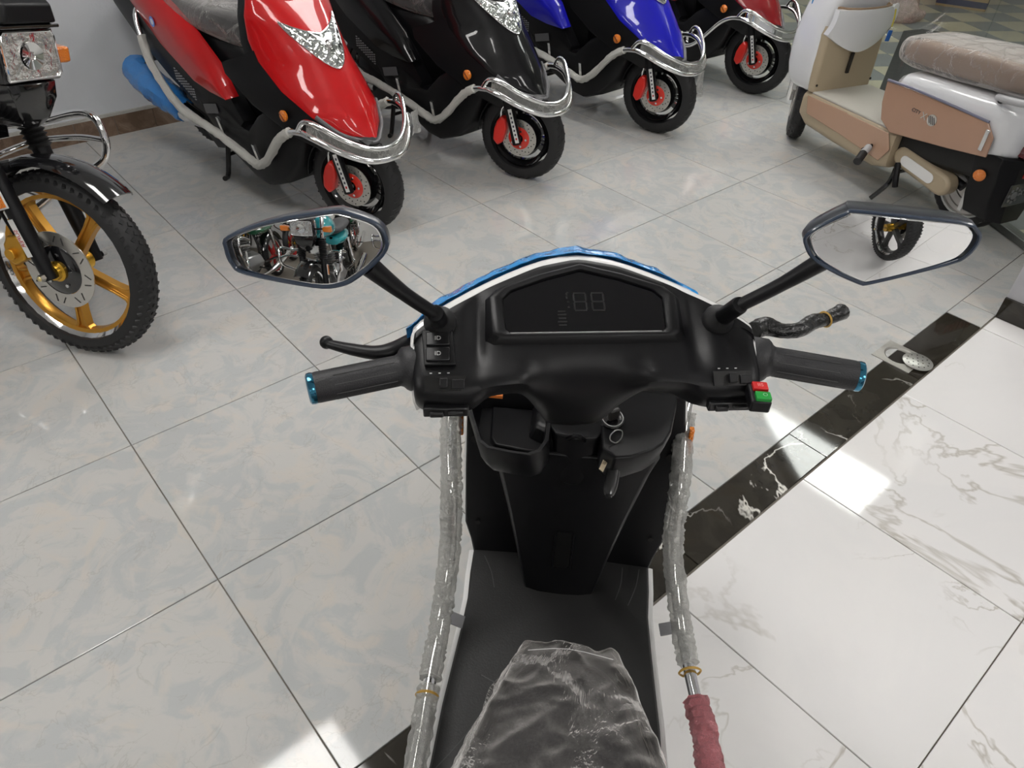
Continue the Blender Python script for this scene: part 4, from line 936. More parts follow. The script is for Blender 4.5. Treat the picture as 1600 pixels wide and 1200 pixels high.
# guard bars with wraps
BARL = [(-.13, 1.14, .66), (-.18, 1.12, .69), (-.222, 1.06, .69)] + [tuple(hb(x, y, z)) for x, y, z in ((705, 655, .62), (705, 760, .55), (703, 850, .45), (690, 960, .36), (672, 1060, .335), (650, 1190, .335))] + [(-.205, .25, .35), (-.20, 0, .38), (-.18, -.3, .48)]
BARR = [(.13, 1.16, .66), (.18, 1.14, .69), (.212, 1.10, .69)] + [tuple(hb(x, y, z)) for x, y, z in ((1070, 655, .62), (1062, 760, .55), (1052, 850, .45), (1062, 960, .36), (1078, 1050, .335), (1108, 1190, .335))] + [(.26, .30, .35), (.25, 0, .38), (.20, -.3, .48)]
for P, s in ((BARL, -1), (BARR, 1)):
    bar = MB().tube(P, .0115, 14, 8).build('guard_bar', CHR(), HERO)
    Q = catmull(P, 8)
    if s < 0:
        MB().tube(Q[22:57], .0195, 14, 3, jit=.13).build('bar_wrap', WRAP(), bar)
        MB().tube(Q[57:82], .0190, 14, 3, jit=.12).build('bar_wrap', WRAP(), bar)
    else:
        MB().tube(Q[23:56], .0190, 14, 3, jit=.13).build('bar_wrap', WRAP(), bar)
        MB().tube(Q[59:86], .0215, 16, 4, jit=.16).build('pink_bar_wrap', film('pink bubble wrap', (1.0, .36, .40), .62, 60, .15, 1.0, .9, .2, .02), bar, label='pink bubble wrap')
    for q in ((58,) if s < 0 else (56,)):
        d = (Q[q + 1] - Q[q - 1]).normalized()
        MB().lathe([(.0185, -.0025), (.021, 0), (.0185, .0025), (.017, 0)], Q[q], d, 20).build('rubber_band', mat('rubber band', (.50, .30, .06), .5), bar)
    bp = hb(*((713, 970, .30) if s < 0 else (1042, 984, .30)))
    MB().box(bp + V((0, 0, .004)), (.030, .026, .004), Matrix.Rotation(s * -.35, 3, 'Y') @ Matrix.Rotation(s * .1, 3, 'Z'))  .build('bar_bracket', mat('bracket grey', (.33, .33, .34), .3, .2), bar, bevel=.001)
    MB().sph(hb(*((711, 632, .64) if s < 0 else (1063, 632, .64))), (.007, .008, .012), 10, 6).build('blue_film_scrap', mat('blue protective film', (0.015, 0.24, 0.60), 0.12), bar)

# wheels
def big(c, ax, r, w_, par):
    MB().lathe(tyre_prof(r, w_, .06), c, ax).build('tyre', RUB(), par)
    MB().lathe([(r - .062, -.035), (r - .058, 0), (r - .062, .035), (r - .09, .02), (r - .09, -.02)], c, ax).build('rim', GRYM(), par)
    MB().lathe([(0, -.045), (.07, -.04), (.075, 0), (.07, .04), (0, .045)], c, ax).build('hub', BLK(), par)
    for k in range(5):
        t = 2 * math.pi * k / 5; d = V((0, math.cos(t), math.sin(t))); MB().tube([V(c) + d * .06, V(c) + d * (r - .08)], .012, 8, 1, smooth=False).build('spoke', GRYM(), par)
big((0, 1.24, .205), (1, 0, 0), .205, .085, HERO); big((0, 0, .205), (1, 0, 0), .205, .085, HERO)
MB().lathe([(.225, -.05), (.235, 0), (.225, .05), (.219, .05), (.229, 0), (.219, -.05)], (0, 1.24, .205), (1, 0, 0), 16, a0=R(200), a1=R(345)).build('mudguard', WHT(), HERO)
for s in (-1, 1): MB().tube([(s * .065, 1.24, .205), (s * .065, 1.16, .45), (s * .04, 1.08, .62)], .016, 10, 3).build('fork_leg', BLK(), HERO)
MB().tube([(-.10, .25, .2), (-.17, .22, .06), (-.21, .20, .010)], .010, 8, 3).build('side_stand', BLK(), HERO)
MB().loft([ysec(y, a, b, z0, z1) for y, a, b, z0, z1 in ((-.40, .10, .12, .45, .62), (-.60, .09, .10, .50, .60), (-.66, .07, .08, .52, .58))]).build('tail_light', mat('red lens', (0.35, 0.01, 0.01), 0.15, coat=1), HERO)
# ------------------------------------------------------------------ motorcycles
def motorcycle(loc, hd, lean, label, paint, rimc, discs=True, gaiter=True, chrome_tank=False, group=None):
    h, l = R(hd), R(lean)
    fx = V((math.cos(h), math.sin(h), 0)); ly = V((-math.sin(h), math.cos(h), 0)); Z = V((0, 0, 1))
    up = Z * math.cos(l) + ly * math.sin(l); fy = ly * math.cos(l) - Z * math.sin(l)
    rt = thing('motorcycle', label, 'motorcycle', M=frameM(V((*loc, 0)), fx, fy, up), group=group)
    blk, bg, ch = BLK(), BLKG(), CHR()
    RW = .30
    def wheel(c):
        c = V(c)
        MB().lathe(tyre_prof(RW - .002, .088, .056), c).build('tyre', RUB(), rt)
        tb = MB(); tread(tb, c, (0, 1, 0), RW - .0032, .088, 62, rows=(-.42, -.20, .0, .20, .42), size=(.011, .014, .006)); tb.build('tread', RUB(), rt, stuff=True)
        MB().lathe([(.246, -.036), (.250, -.032), (.243, -.020), (.232, -.014), (.232, .014), (.243, .020), (.250, .032), (.246, .036), (.238, .028), (.226, .018), (.226, -.018), (.238, -.028)], c, seg=56).build('rim', ch, rt)
        MB().lathe([(.229, -.020), (.229, .020), (.216, .016), (.213, 0), (.216, -.016)], c, seg=48).build('inner_rim', rimc, rt)
        for k in range(5):
            t = 2 * math.pi * k / 5 - .32; d = V((math.cos(t), 0, math.sin(t))); q = V((-math.sin(t), 0, math.cos(t)))
            mb = MB()
            mb.loft([[c + d * r + q * a * w_ + V((0, b, 0)) for a, b in ((-1, -.014), (-.55, -.014), (-.45, -.006), (.45, -.006), (.55, -.014), (1, -.014), (1, .014), (-1, .014))] for r, w_ in ((.030, .020), (.09, .017), (.16, .0165), (.205, .021), (.219, .036))])
            mb.build('spoke', rimc, rt, bevel=.0015)
    wheel((0, 0, RW)); wheel((-1.26, 0, RW))
    c = V((0, 0, RW)); s = -1
    disc = MB().lathe([(.080, s * .050), (.124, s * .050), (.124, s * .054), (.080, s * .054)], c, seg=48).build('brake_disc', mat('disc steel', (0.62, 0.60, 0.56), 0.25, 0.85), rt)
    dm = MB()
    for k in range(16):
        t = 2 * math.pi * k / 16; d = V((math.cos(t), 0, math.sin(t))); q = V((-math.sin(t), 0, math.cos(t)))
        a, b = c + d * .092 + V((0, s * .0543, 0)), c + d * .113 + q * .012 * (1 if k % 2 else -1) + V((0, s * .0543, 0)); e = (b - a).cross(V((0, 1, 0))).normalized() * .0016
        dm.prism([a - e, a + e, b + e, b - e], (0, s * .0006, 0))
    dm.build('disc_slot', mat('hole black', (0.01, 0.01, 0.01), 0.8), disc, stuff=True)
    MB().lathe([(.030, s * .046), (.079, s * .046), (.079, s * .052), (.070, s * .058), (.030, s * .060)], c, seg=32).build('disc_carrier', bg, disc)
    for k in range(5):
        t = 2 * math.pi * k / 5 + .2; p = c + V((math.cos(t) * .052, s * .059, math.sin(t) * .052)); MB().cyl(p, p + V((0, s * .005, 0)), .0058, seg=8).build('bolt', ch, disc)
    MB().lathe([(0, .06), (.032, .06), (.036, .03), (.036, -.03), (.032, -.062), (.033, -.066), (.026, -.070), (.024, -.082), (.016, -.084), (0, -.084)], c, seg=28).build('hub', mat('gold anodised', (.72, .42, .05), .25, .9), rt)
    ca = MB(); ca.prism([c + V((x, s * .045, z)) for x, z in ((-.155, .02), (-.125, .005), (-.085, .03), (-.08, .075), (-.095, .105), (-.135, .10), (-.155, .07))], (0, s * .045, 0))
    cal = ca.build('caliper', mat('gold caliper', (.62, .33, .04), .35, .7), rt, bevel=.006)
    MB().cyl(c + V((-.125, s * .088, .045)), c + V((-.125, s * .104, .045)), .018).build('caliper_piston', mat('gold caliper', (.62, .33, .04), .35, .7), cal, bevel=.002)
    MB().tube([c + V((-.12, s * .07, .10)), c + V((-.16, s * .07, .20)), c + V((-.20, s * .05, .42))], .005, 8, 4).build('brake_hose', blk, cal)
    MB().box(c + V((-.07, s * .068, .07)), (.07, .012, .05), Matrix.Rotation(.5, 3, 'Y')).build('caliper_bracket', bg, rt, bevel=.003)
    def fk(z): return -(z - .30) * .36
    for sy in (-1, 1):
        y = sy * .096
        lg = MB().tube([(.005, y, .285), (fk(.42), y, .42), (fk(.60), y, .60), (fk(.635), y, .635)], [.020, .025, .026, .028], 16, 3).build('fork_leg', blk, rt)
        MB().cyl((.004, y + sy * .024, .300), (.004, y + sy * .040, .300), .011, seg=6).build('axle_nut', STL(), lg)
        MB().sph((.004, y + sy * .040, .300), (.008, .006, .008), 10, 6).build('axle_end', mat('brass', (.75, .62, .30), .3, .9), lg)
        if gaiter:
            pr = []
            n_ = 11
            for k in range(n_ * 2 + 1): pr.append(((.037 if k % 2 else .027), .165 * k / (n_ * 2)))
            MB().lathe([(0, 0)] + pr + [(0, .165)], (fk(.632), y, .632), (-.36, 0, 1), 22).build('fork_gaiter', RUB(), rt, angle=20)
        MB().cyl((fk(.78), y, .78), (fk(1.0), y, 1.0), .018).build('fork_tube', ch, rt)
        if sy == -1:
            a, b = V((fk(.36) - .004, y - .0255, .36)), V((fk(.47) - .004, y - .0265, .47)); e = V((.0095, 0, .003))
            st = MB().prism([a - e, a + e, b + e, b - e], (0, -.001, 0)).build('fork_sticker', mat('sticker white', (.72, .72, .70), .3), lg)
            text('SUPER', .020, frameM((a + b) / 2 + V((0, -.0016, 0)), (b - a).normalized() * -1, V((-.95, 0, -.34)), V((0, -1, 0))), mat('mark red', (.5, .02, .02), .4), 'sticker_lettering', lg, .0002)
            o = V((fk(.545) + .0, y - .027, .545)); u_ = V((-.36, 0, 1)).normalized(); q = V((.94, 0, .34)).normalized()
            MB().prism([o - u_ * .048 - q * .019, o - u_ * .048 + q * .019, o + u_ * .048 + q * .019, o + u_ * .048 - q * .019], (0, -.005, 0)).build('reflector_frame', mat('sticker white', (.72, .72, .70), .3), lg, bevel=.002)
            MB().prism([o - u_ * .043 - q * .0145 + V((0, -.005, 0)), o - u_ * .043 + q * .0145 + V((0, -.005, 0)), o + u_ * .043 + q * .0145 + V((0, -.005, 0)), o + u_ * .043 - q * .0145 + V((0, -.005, 0))], (0, -.003, 0)).build('fork_reflector', ORG(), lg)
    MB().tube([(.0, -.10, .30), (.0, .10, .30)], .008, 8, 1, smooth=False).build('axle', STL(), rt)
    MB().box((fk(.60) + .0, 0, .605), (.03, .19, .03)).build('fork_brace', blk, rt, bevel=.004)
    # mudguard
    pf = [(.336, -.062), (.350, -.050), (.358, -.025), (.360, 0), (.358, .025), (.350, .050), (.336, .062), (.334, .058), (.346, .046), (.353, .022), (.355, 0), (.353, -.022), (.346, -.046), (.334, -.058)]
    mg = MB().lathe(pf, (0.005, 0, .285), (0, 1, 0), 30, a0=R(-172), a1=R(-50)).build('front_mudguard', bg if paint.name != 'teal paint' else bg, rt)
    # bridges and chrome plate behind the gaiters
    MB().box((fk(.80), 0, .80), (.05, .25, .026)).build('fork_bridge', bg, rt, bevel=.004)
    MB().box((fk(1.0) , 0, 1.0), (.05, .24, .024)).build('top_bridge', bg, rt, bevel=.004)
    MB().prism([V((fk(.66) - .06, y, z)) for y, z in ((-.06, .66), (.06, .66), (.065, .78), (-.065, .78))], (-.02, 0, 0)).build('chrome_plate', ch, rt, bevel=.003)
    # headlight unit
    F = .012
    def q4(x, w_, z0, z1, sk=0): return [V((x + sk, -w_, z0)), V((x + sk, w_, z0)), V((x, w_, z1)), V((x, -w_, z1))]
    hl = MB().loft([q4(F - .16, .075, .86, .975), q4(F - .03, .10, .845, .985), q4(F, .098, .848, .984)]).build('headlight_shell', bg, rt, bevel=.006)
    pts = [(-.090, .856), (.080, .856), (.092, .866), (.088, .962), (.078, .976), (-.078, .976), (-.090, .964)]
    MB().prism([V((F + .001, y, z)) for y, z in pts], (.006, 0, 0)).build('headlight_reflector', mat('headlight reflector 2', (.80, .80, .79), .08, 1.0, coat=1.0, bump=(26, .9, 'noise')), hl)
    MB().tube([V((F + .009, y, z)) for y, z in pts], .0032, 6, 1, closed=True, smooth=False).build('headlight_rim', ch, hl)
    MB().lathe([(.010, 0), (.034, .004), (.036, .007), (.012, .003)], (F + .006, 0, .915), (1, 0, 0), 24).build('bulb_bowl', ch, hl)
    # cowl above with visor, chin below
    MB().loft([[V((x, y * w_, z)) for y, z in ((-1, z0), (1, z0), (.9, z1), (-.9, z1))] for x, w_, z0, z1 in ((.045, .085, 1.000, 1.045), (.0, .10, .992, 1.075), (-.08, .11, .995, 1.12), (-.20, .09, 1.0, 1.13))]).build('instrument_cowl', BLK(), rt, bevel=.006)
    MB().box((-.02, 0, .990), (.11, .205, .010)).build('visor', bg, rt, bevel=.003)
    MB().loft([[V((x + a, y * w_, z)) for a, y in ((0, -1), (.02, 0), (0, 1), (-.10, 1), (-.10, -1))] for z, w_, x in ((.845, .085, .0), (.80, .075, .005), (.745, .05, -.01), (.72, .03, -.03))]).build('headlight_chin', bg, rt, bevel=.004)
    for sy in (-1, 1):
        MB().cyl((-.08, sy * .09, .90), (-.09, sy * .15, .90), .009, seg=10).build('indicator_stalk', blk, rt)
        MB().loft([[V((-.085 + a, sy * y, .898 + b)) for a, b in ((-h_, -h_), (h_, -h_ * .8), (h_, h_ * .8), (-h_, h_))] for y, h_ in ((.145, .018), (.16, .026), (.205, .028), (.222, .026))]).build('turn_signal', ORG(), rt, bevel=.006)
        # crash bars
        MB().tube([(-.42, sy * .02, .60), (-.36, sy * .12, .655), (-.27, sy * .25, .668), (-.12, sy * .265, .712), (-.055, sy * .265, .705), (-.030, sy * .265, .655), (-.030, sy * .262, .60), (-.055, sy * .25, .560), (-.14, sy * .20, .50), (-.35, sy * .10, .33), (-.45, sy * .03, .30)], .0125, 12, 6).build('crash_bar', ch, rt)
        MB().tube([(-.40, sy * .06, .53), (-.30, sy * .22, .60), (-.14, sy * .255, .635), (-.035, sy * .262, .638)], .010, 10, 5).build('crash_bar_brace', ch, rt)
        MB().tube([(-.14, sy * .03, 1.02), (-.20, sy * .14, 1.09), (-.25, sy * .30, 1.10), (-.36, sy * .38, 1.08)], .011, 10, 4).build('handlebar', ch, rt)
        MB().tube([(-.29, sy * .335, 1.095), (-.38, sy * .39, 1.078)], .017, 12, 1, smooth=False).build('grip', RUB(), rt)
        MB().tube([(-.60, sy * .10, .30), (-.60, sy * .24, .295)], .011, 8, 1, smooth=False).build('footpeg', RUB(), rt)
    # tank, seat, engine, frame: mostly outside the picture, seen in the mirrors
    def es(x, w_, z0, z1, n=12): return [V((x, w_ * math.cos(2 * math.pi * k / n), (z0 + z1) / 2 + (z1 - z0) / 2 * math.sin(2 * math.pi * k / n))) for k in range(n)]
    MB().loft([es(-.24, .06, .80, .92), es(-.30, .12, .77, .99), es(-.45, .15, .76, 1.03), es(-.62, .13, .76, .98), es(-.74, .08, .77, .88)]).build('fuel_tank', paint, rt, sub=1)
    MB().loft([es(-.66, .09, .76, .86), es(-.78, .13, .75, .85), es(-1.05, .14, .77, .87), es(-1.35, .12, .80, .91), es(-1.45, .07, .83, .90)]).build('seat', mat('dark seat vinyl', (0.045, 0.045, 0.05), 0.45), rt, sub=1)
    MB().loft([es(-.74, .12, .62, .75), es(-1.0, .14, .62, .76), es(-1.35, .10, .72, .80)]).build('side_cover', paint, rt, sub=1)
    MB().loft([es(-.38, .10, .24, .46, 8), es(-.50, .14, .22, .48, 8), es(-.72, .13, .24, .46, 8)]).build('engine_case', mat('cast metal', (.42, .42, .42), .35, .8), rt, bevel=.01)
    for k in range(8): MB().box((-.44 - .004 * k, 0, .47 + .022 * k), (.15, .17, .008)).build('cooling_fin', mat('fin metal', (.25, .25, .25), .4, .7), rt)
    MB().tube([(-.16, 0, .86), (-.30, 0, .66), (-.36, 0, .35), (-.50, 0, .20), (-.80, 0, .22), (-.88, 0, .50), (-.78, 0, .72)], .018, 10, 4).build('frame_tube', bg, rt)
    MB().tube([(-.42, -.08, .50), (-.34, -.12, .40), (-.38, -.15, .24), (-.70, -.17, .22), (-1.0, -.19, .27), (-1.5, -.20, .36)], [.018, .018, .018, .022, .04, .042], 14, 5).build('exhaust', ch, rt)
    for sy in (-1, 1):
        MB().tube([(-.80, sy * .08, .32), (-1.26, sy * .09, .30)], .016, 8, 1, smooth=False).build('swingarm', bg, rt)
        MB().tube([(-1.18, sy * .11, .36), (-1.05, sy * .12, .70)], .024, 12, 1, smooth=False).build('rear_shock', ch, rt)
    MB().lathe(pf, (-1.26, 0, .30), (0, 1, 0), 24, a0=R(-150), a1=R(-20)).build('rear_mudguard', bg, rt)
    MB().tube([(-.62, .07, .24), (-.66, .18, .10), (-.66, .24, .030 if lean > 5 else .005)], .010, 8, 3).build('side_stand', bg, rt)
    return rt
GOLD = mat('gold alloy', (.58, .29, .045), .28, .75)
motorcycle((-1.43, 1.95), -14, 11, 'black motorcycle with gold five-spoke wheel and square headlight at the left edge', BLKP, GOLD)
teal_ = motorcycle((-.80, -1.10), 92, 4, 'teal motorcycle with square headlight, seen in the left mirror', mat('teal paint', (.02, .38, .42), .2, coat=1), mat('black alloy', (.01, .01, .01), .3), group=None)
green_ = motorcycle((-1.68, -1.05), 88, 4, 'dark green motorcycle with red wheels, seen in the left mirror', mat('dark green paint', (.01, .10, .04), .2, coat=1), mat('red alloy', (.5, .02, .02), .3, .3))
motorcycle((.98, -.72), 75, 6, 'purple motorcycle on the light floor, seen in the right mirror', mat('purple paint', (.14, .03, .50), .2, coat=1), mat('black alloy', (.01, .01, .01), .3))
blackr_ = motorcycle((-2.55, -1.0), 84, 4, 'black motorcycle with red wheels beside the dark green one, seen in the left mirror', BLKP, mat('red alloy', (.5, .02, .02), .3, .3))
motorcycle((-.12, -2.3), 92, 4, 'blue motorcycle with gold wheels behind the wrapped scooter, seen in the mirrors', BLUE, GOLD)
dup(green_, (-.95, -3.35, 0), 'dark green motorcycle with red wheels in the second row, behind the teal one')
dup(blackr_, (-1.85, -3.3, 0), 'black motorcycle with red wheels in the second row, behind the dark green one', 4)
dup(teal_, (-2.75, -3.2, 0), 'teal motorcycle in the second row, farthest left in the left mirror')
dup(green_, (.85, -3.6, 0), 'dark green motorcycle with red wheels in the second row, farthest right')
# ------------------------------------------------------------------ white and copper electric scooter at the upper right
BS = thing('electric_scooter', 'white, beige and copper electric scooter with film-wrapped tan seat by the glass', 'scooter', (1.542, 4.15, 0), R(115.5))
BM = Matrix.LocRotScale(V((1.542, 4.15, 0)), BS.rotation_euler.to_quaternion(), None)
WH2 = mat('white plastic', (.74, .75, .77), .2, coat=.8)
BEI = mat('beige plastic', (.43, .35, .24), .45)
COP = mat('copper film panel', (.42, .25, .17), .22, coat=.5, var=.04)
FLR = mat('pale floor mat', (.47, .45, .40), .5)
def rs(x, w_, z0, z1, r=.03, dy=0):
    pts = []
    for sy, sz, a in ((1, 1, 0), (-1, 1, 90), (-1, -1, 180), (1, -1, 270)):
        for k in range(4):
            t = R(a + 30 * k); pts.append(V((x, dy + sy * (w_ - r) + r * math.cos(t), (z1 - r if sz > 0 else z0 + r) + r * math.sin(t))))
    return pts
def zs(z, x0, x1, w_, r=.04):   # horizontal section
    pts = []
    for sx_, sy, a in ((1, 1, 0), (-1, 1, 90), (-1, -1, 180), (1, -1, 270)):
        for k in range(4):
            t = R(a + 30 * k); pts.append(V(((x1 - r if sx_ > 0 else x0 + r) + r * math.cos(t), sy * (w_ - r) + r * math.sin(t), z)))
    return pts
MB().loft([zs(.30, -.20, -.05, .16), zs(.36, -.21, -.02, .205), zs(.50, -.215, .0, .21), zs(.65, -.22, -.01, .20), zs(.80, -.24, -.04, .17), zs(.95, -.27, -.08, .13), zs(1.0, -.27, -.12, .10, .02)]).build('front_fairing', WH2, BS, sub=1)
MB().loft([zs(.335, -.245, -.19, .190, .02), zs(.45, -.240, -.18, .196, .02), zs(.60, -.235, -.17, .196, .02), zs(.64, -.235, -.17, .190, .02)]).build('leg_shield', BEI, BS)
# white apron with a curved lower edge and the glove box above it
G = []
for i in range(25):
    u = -1 + 2 * i / 24; zb = .523 + .085 * abs(u) ** 1.7
    G.append([V((-.244 - .030 * (1 - u * u) - .012 * math.sin(math.pi * j / 5) - (.02 * j / 5), .203 * u * (1 - .06 * j / 5), zb + (.722 - zb) * j / 5)) for j in range(6)])
MB().shell(G, (.03, 0, 0)).build('white_apron', WH2, BS, angle=60)
po2 = [V((x, y, 0)) for x, y in ((-.235, .165), (-.285, .145), (-.310, .08), (-.318, 0), (-.310, -.08), (-.285, -.145), (-.235, -.165), (-.16, -.14), (-.15, 0), (-.16, .14))]
def pz(k, z): 
    return [V((-.235 + (p.x + .235) * k * .80 + .012, p.y * k, z)) for p in po2]
MB().loft([pz(.9, .66), pz(1.02, .70), pz(1.0, .728), pz(.95, .730), pz(.90, .72), pz(.80, .64)]).build('glove_box', mat('tan plastic', (.30, .20, .12), .4), BS)
MB().box((-.2475, .004, .465), (.012, .018, .10), Matrix.Rotation(-.03, 3, 'Y')).build('charging_slot', mat('dark brown slot', (.012, .008, .006), .6), BS, bevel=.002)
for y, z in ((.175, .60), (.18, .37), (-.18, .37)):
    MB().cyl((-.242, y, z), (-.246, y, z), .006, seg=10).build('screw_hole', mat('dark brown slot', (.012, .008, .006), .6), BS)
MB().loft([rs(-.18, .185, .20, .325), rs(-.24, .195, .17, .335), rs(-.45, .20, .155, .335), rs(-.72, .20, .14, .335), rs(-.80, .19, .16, .33)]).build('underbody', BEI, BS)
MB().loft([rs(-.235, .185, .325, .340, .007), rs(-.50, .19, .325, .342, .007), rs(-.78, .19, .325, .340, .007)]).build('floor_mat', FLR, BS)
for s in (-1, 1):
    P = [(-.225, .318), (-.50, .322), (-.50, .318), (-.765, .318), (-.80, .25), (-.76, .185), (-.50, .215), (-.25, .235)]
    MB().prism([V((x, s * .198, z)) for x, z in P], (0, s * .006, 0)).build('side_skirt', mat('copper skirt', (.46, .29, .20), .25, coat=.4), BS, bevel=.002)
    P = [(-.665, .520), (-.80, .525), (-1.00, .522), (-1.20, .516), (-1.245, .47), (-1.25, .392), (-1.05, .360), (-.77, .322), (-.70, .36), (-.675, .43)]
    pn = MB().prism([V((x, s * .196, z)) for x, z in P], (0, s * .010, 0)).build('side_panel', COP, BS, bevel=.004)
    if s > 0:
        wl = mat('badge silver', (.62, .60, .55), .3, .5); dk = mat('badge dark', (.05, .05, .06), .4)
        bx = V((-.955, .2065, .443))
        MB().cyl(bx, bx + V((0, .002, 0)), .024, seg=24).build('round_badge', wl, pn)
        for k in range(4):
            hh = (.018, .021, .021, .018)[k]; MB().box(bx + V((.0135 - .009 * k, .0025, 0)), (.0035, .001, hh * 1.7), Matrix.Rotation(.5, 3, 'Y')).build('badge_bar', dk, pn)
        text('CITY', .022, frameM(V((-.865, .2068, .452)), V((-1, 0, -.05)), V((-.05, 0, 1)), V((0, 1, 0))), dk, 'badge_lettering', pn, .0006)
        text('X', .040, frameM(V((-.910, .2068, .445)), V((-1, 0, -.05)), V((-.05, 0, 1)), V((0, 1, 0))), wl, 'badge_lettering', pn, .0008)
        MB().box((-1.215, .2085, .452), (.018, .006, .085)).build('chrome_marker', CHR(), pn, bevel=.002)
        MB().tube([(-.668, .205, .527), (-.80, .207, .532), (-1.0, .206, .528), (-1.20, .203, .520)], .0055, 8, 4).build('trim_line', mat('blue grey trim', (.20, .20, .27), .3, .3), BS)
# rear body
MB().loft([rs(-.665, .15, .33, .535, .05), rs(-.70, .186, .31, .572, .05), rs(-.85, .196, .33, .585, .05), rs(-1.05, .196, .36, .592, .05), rs(-1.22, .190, .375, .60, .05), rs(-1.30, .165, .385, .60, .05), rs(-1.335, .12, .40, .585, .05)]).build('rear_body', WH2, BS, sub=1)
# seat
MB().loft([rs(-.600, .07, .615, .650, .015), rs(-.615, .115, .60, .675, .03), rs(-.70, .14, .595, .700, .04), rs(-.85, .145, .60, .712, .04), rs(-1.02, .15, .61, .728, .04), rs(-1.25, .15, .625, .735, .04), rs(-1.36, .11, .64, .73, .04)]).build('seat', mat('tan seat vinyl', (.27, .18, .12), .5), BS, sub=1)
sf = []
for x, w_, z0, z1 in ((-.585, .08, .595, .665), (-.60, .125, .585, .690), (-.66, .148, .58, .706), (-.72, .152, .58, .714), (-.80, .154, .585, .719), (-.88, .157, .59, .724), (-.96, .160, .595, .731), (-1.06, .162, .60, .738), (-1.18, .163, .61, .742), (-1.30, .150, .62, .745), (-1.40, .11, .63, .735)):
    q = rs(x, w_, z0, z1, .04 if w_ > .1 else .02); sf.append([p + V((random.uniform(-.004, .004), random.uniform(-.004, .004), random.uniform(-.004, .005))) for p in q])
MB().loft(sf).build('seat_film', film('pinkish seat film', (.70, .66, .63), .14, 7, .10, .8, .12, .6), BS, sub=2)
MB().loft([rs(-1.02, .10, .598, .615, .006), rs(-1.35, .12, .60, .625, .006)]).build('seat_hinge_cover', mat('pale grey plastic', (.45, .45, .46), .4), BS)
for s in (-1, 1):
    MB().tube([(-1.16, s * .15, .60), (-1.20, s * .19, .612), (-1.30, s * .205, .625), (-1.42, s * .16, .64), (-1.45, 0, .645)], .014, 10, 4).build('grab_rail', mat('pale grey plastic', (.45, .45, .46), .4), BS)
MB().sph((-1.20, .192, .606), (.014, .006, .014), 12, 8).build('grab_rail_bolt', mat('hole black', (.01, .01, .01), .8), BS)
# tail
tl_ = MB().loft([[V((x, y * k, .432 + z * k)) for y, z in ((.115, .020), (.095, .036), (-.095, .036), (-.115, .020), (-.115, -.020), (-.095, -.036), (.095, -.036), (.115, -.020))] for x, k in ((-1.30, 1), (-1.345, 1), (-1.352, .92))]).build('tail_light', mat('dark red lens', (.10, .008, .015), .12, coat=1, bump=(80, .5, 'voronoi')), BS)
for k in range(6): MB().box((-1.353, -.075 + .03 * k, .432), (.003, .022, .045)).build('lens_segment', mat('red lens bright', (.30, .02, .03), .2, coat=1), tl_)
MB().loft([[V((x, y, z)) for x, y in ((-1.18, w_), (-1.30, w_), (-1.345, w_ * .6), (-1.345, -w_ * .6), (-1.30, -w_), (-1.18, -w_))] for z, w_ in ((.40, .165), (.36, .17), (.30, .15), (.20, .13), (.13, .10), (.11, .09))]).build('rear_mudguard', BLK(), BS, bevel=.004)
MB().lathe([(0, 0), (.024, 0), (.025, .006), (.018, .012), (0, .014)], (-1.235, .165, .305), (-.3, 1, 0), 22).build('side_reflector', ORG(), BS)
MB().box((-1.349, .03, .335), (.006, .07, .028)).build('rear_reflector', mat('red reflector', (.40, .01, .01), .2, coat=1), BS, bevel=.002)
sx_ = mat('grey print', (.22, .22, .22), .5)
mbp = MB(); mbp.cyl((-1.345, .060, .245), (-1.349, .060, .245), .017, seg=20)
for k in range(8):
    t = k * math.pi / 4; mbp.cyl((-1.345, .060 + .03 * math.cos(t), .245 + .03 * math.sin(t)), (-1.348, .060 + .03 * math.cos(t), .245 + .03 * math.sin(t)), .007, seg=10)
pl = MB().box((-1.342, .0, .245), (.008, .20, .10)).build('plate_holder', BLKG(), BS, bevel=.003)
mbp.build('flower_emblem', sx_, pl); text('XYT', .034, frameM(V((-1.3475, .000, .250)), V((0, -1, 0)), V((0, 0, 1)), V((-1, 0, 0))), sx_, 'plate_lettering', pl, .0008)
# rear wheel with motor cover
c = V((-1.13, 0, .19))
MB().lathe(tyre_prof(.19, .085, .05), c).build('tyre', RUB(), BS)
for s in (-1, 1): MB().lathe([(.172, s * .036), (.140, s * .041), (.132, s * .038), (.132, s * .030), (.172, s * .028)], c, seg=40).build('whitewall', mat('whitewall', (.62, .64, .62), .4), BS)
MB().lathe([(0, -.03), (.13, -.03), (.135, 0), (.13, .03), (0, .03)], c).build('wheel_disc', mat('cast silver', (.55, .53, .51), .3, .6), BS)
for rr in (.125, .10, .06):
    MB().lathe([(rr, .030), (rr + .004, .034), (rr + .008, .030)], c, seg=36).build('wheel_ring', mat('cast silver', (.55, .53, .51), .3, .6), BS)
for k in range(3):
    t = 2 * math.pi * k / 3 + .5; d = V((math.cos(t), 0, math.sin(t))); MB().box(c + d * .07 + V((0, .034, 0)), (.09, .004, .018), Matrix.Rotation(-t, 3, 'Y')).build('wheel_sticker', WHT(), BS)
def caps(x0, z0, x1, z1, r0, r1, n=9):
    d = V((x1 - x0, 0, z1 - z0)).normalized(); q = V((-d.z, 0, d.x)); out = []
    for k in range(n): t = -math.pi / 2 + math.pi * k / (n - 1); out.append(V((x1, 0, z1)) + d * math.cos(t) * r1 + q * math.sin(t) * r1)
    for k in range(n): t = math.pi / 2 + math.pi * k / (n - 1); out.append(V((x0, 0, z0)) + d * math.cos(t) * r0 + q * math.sin(t) * r0)
    return out
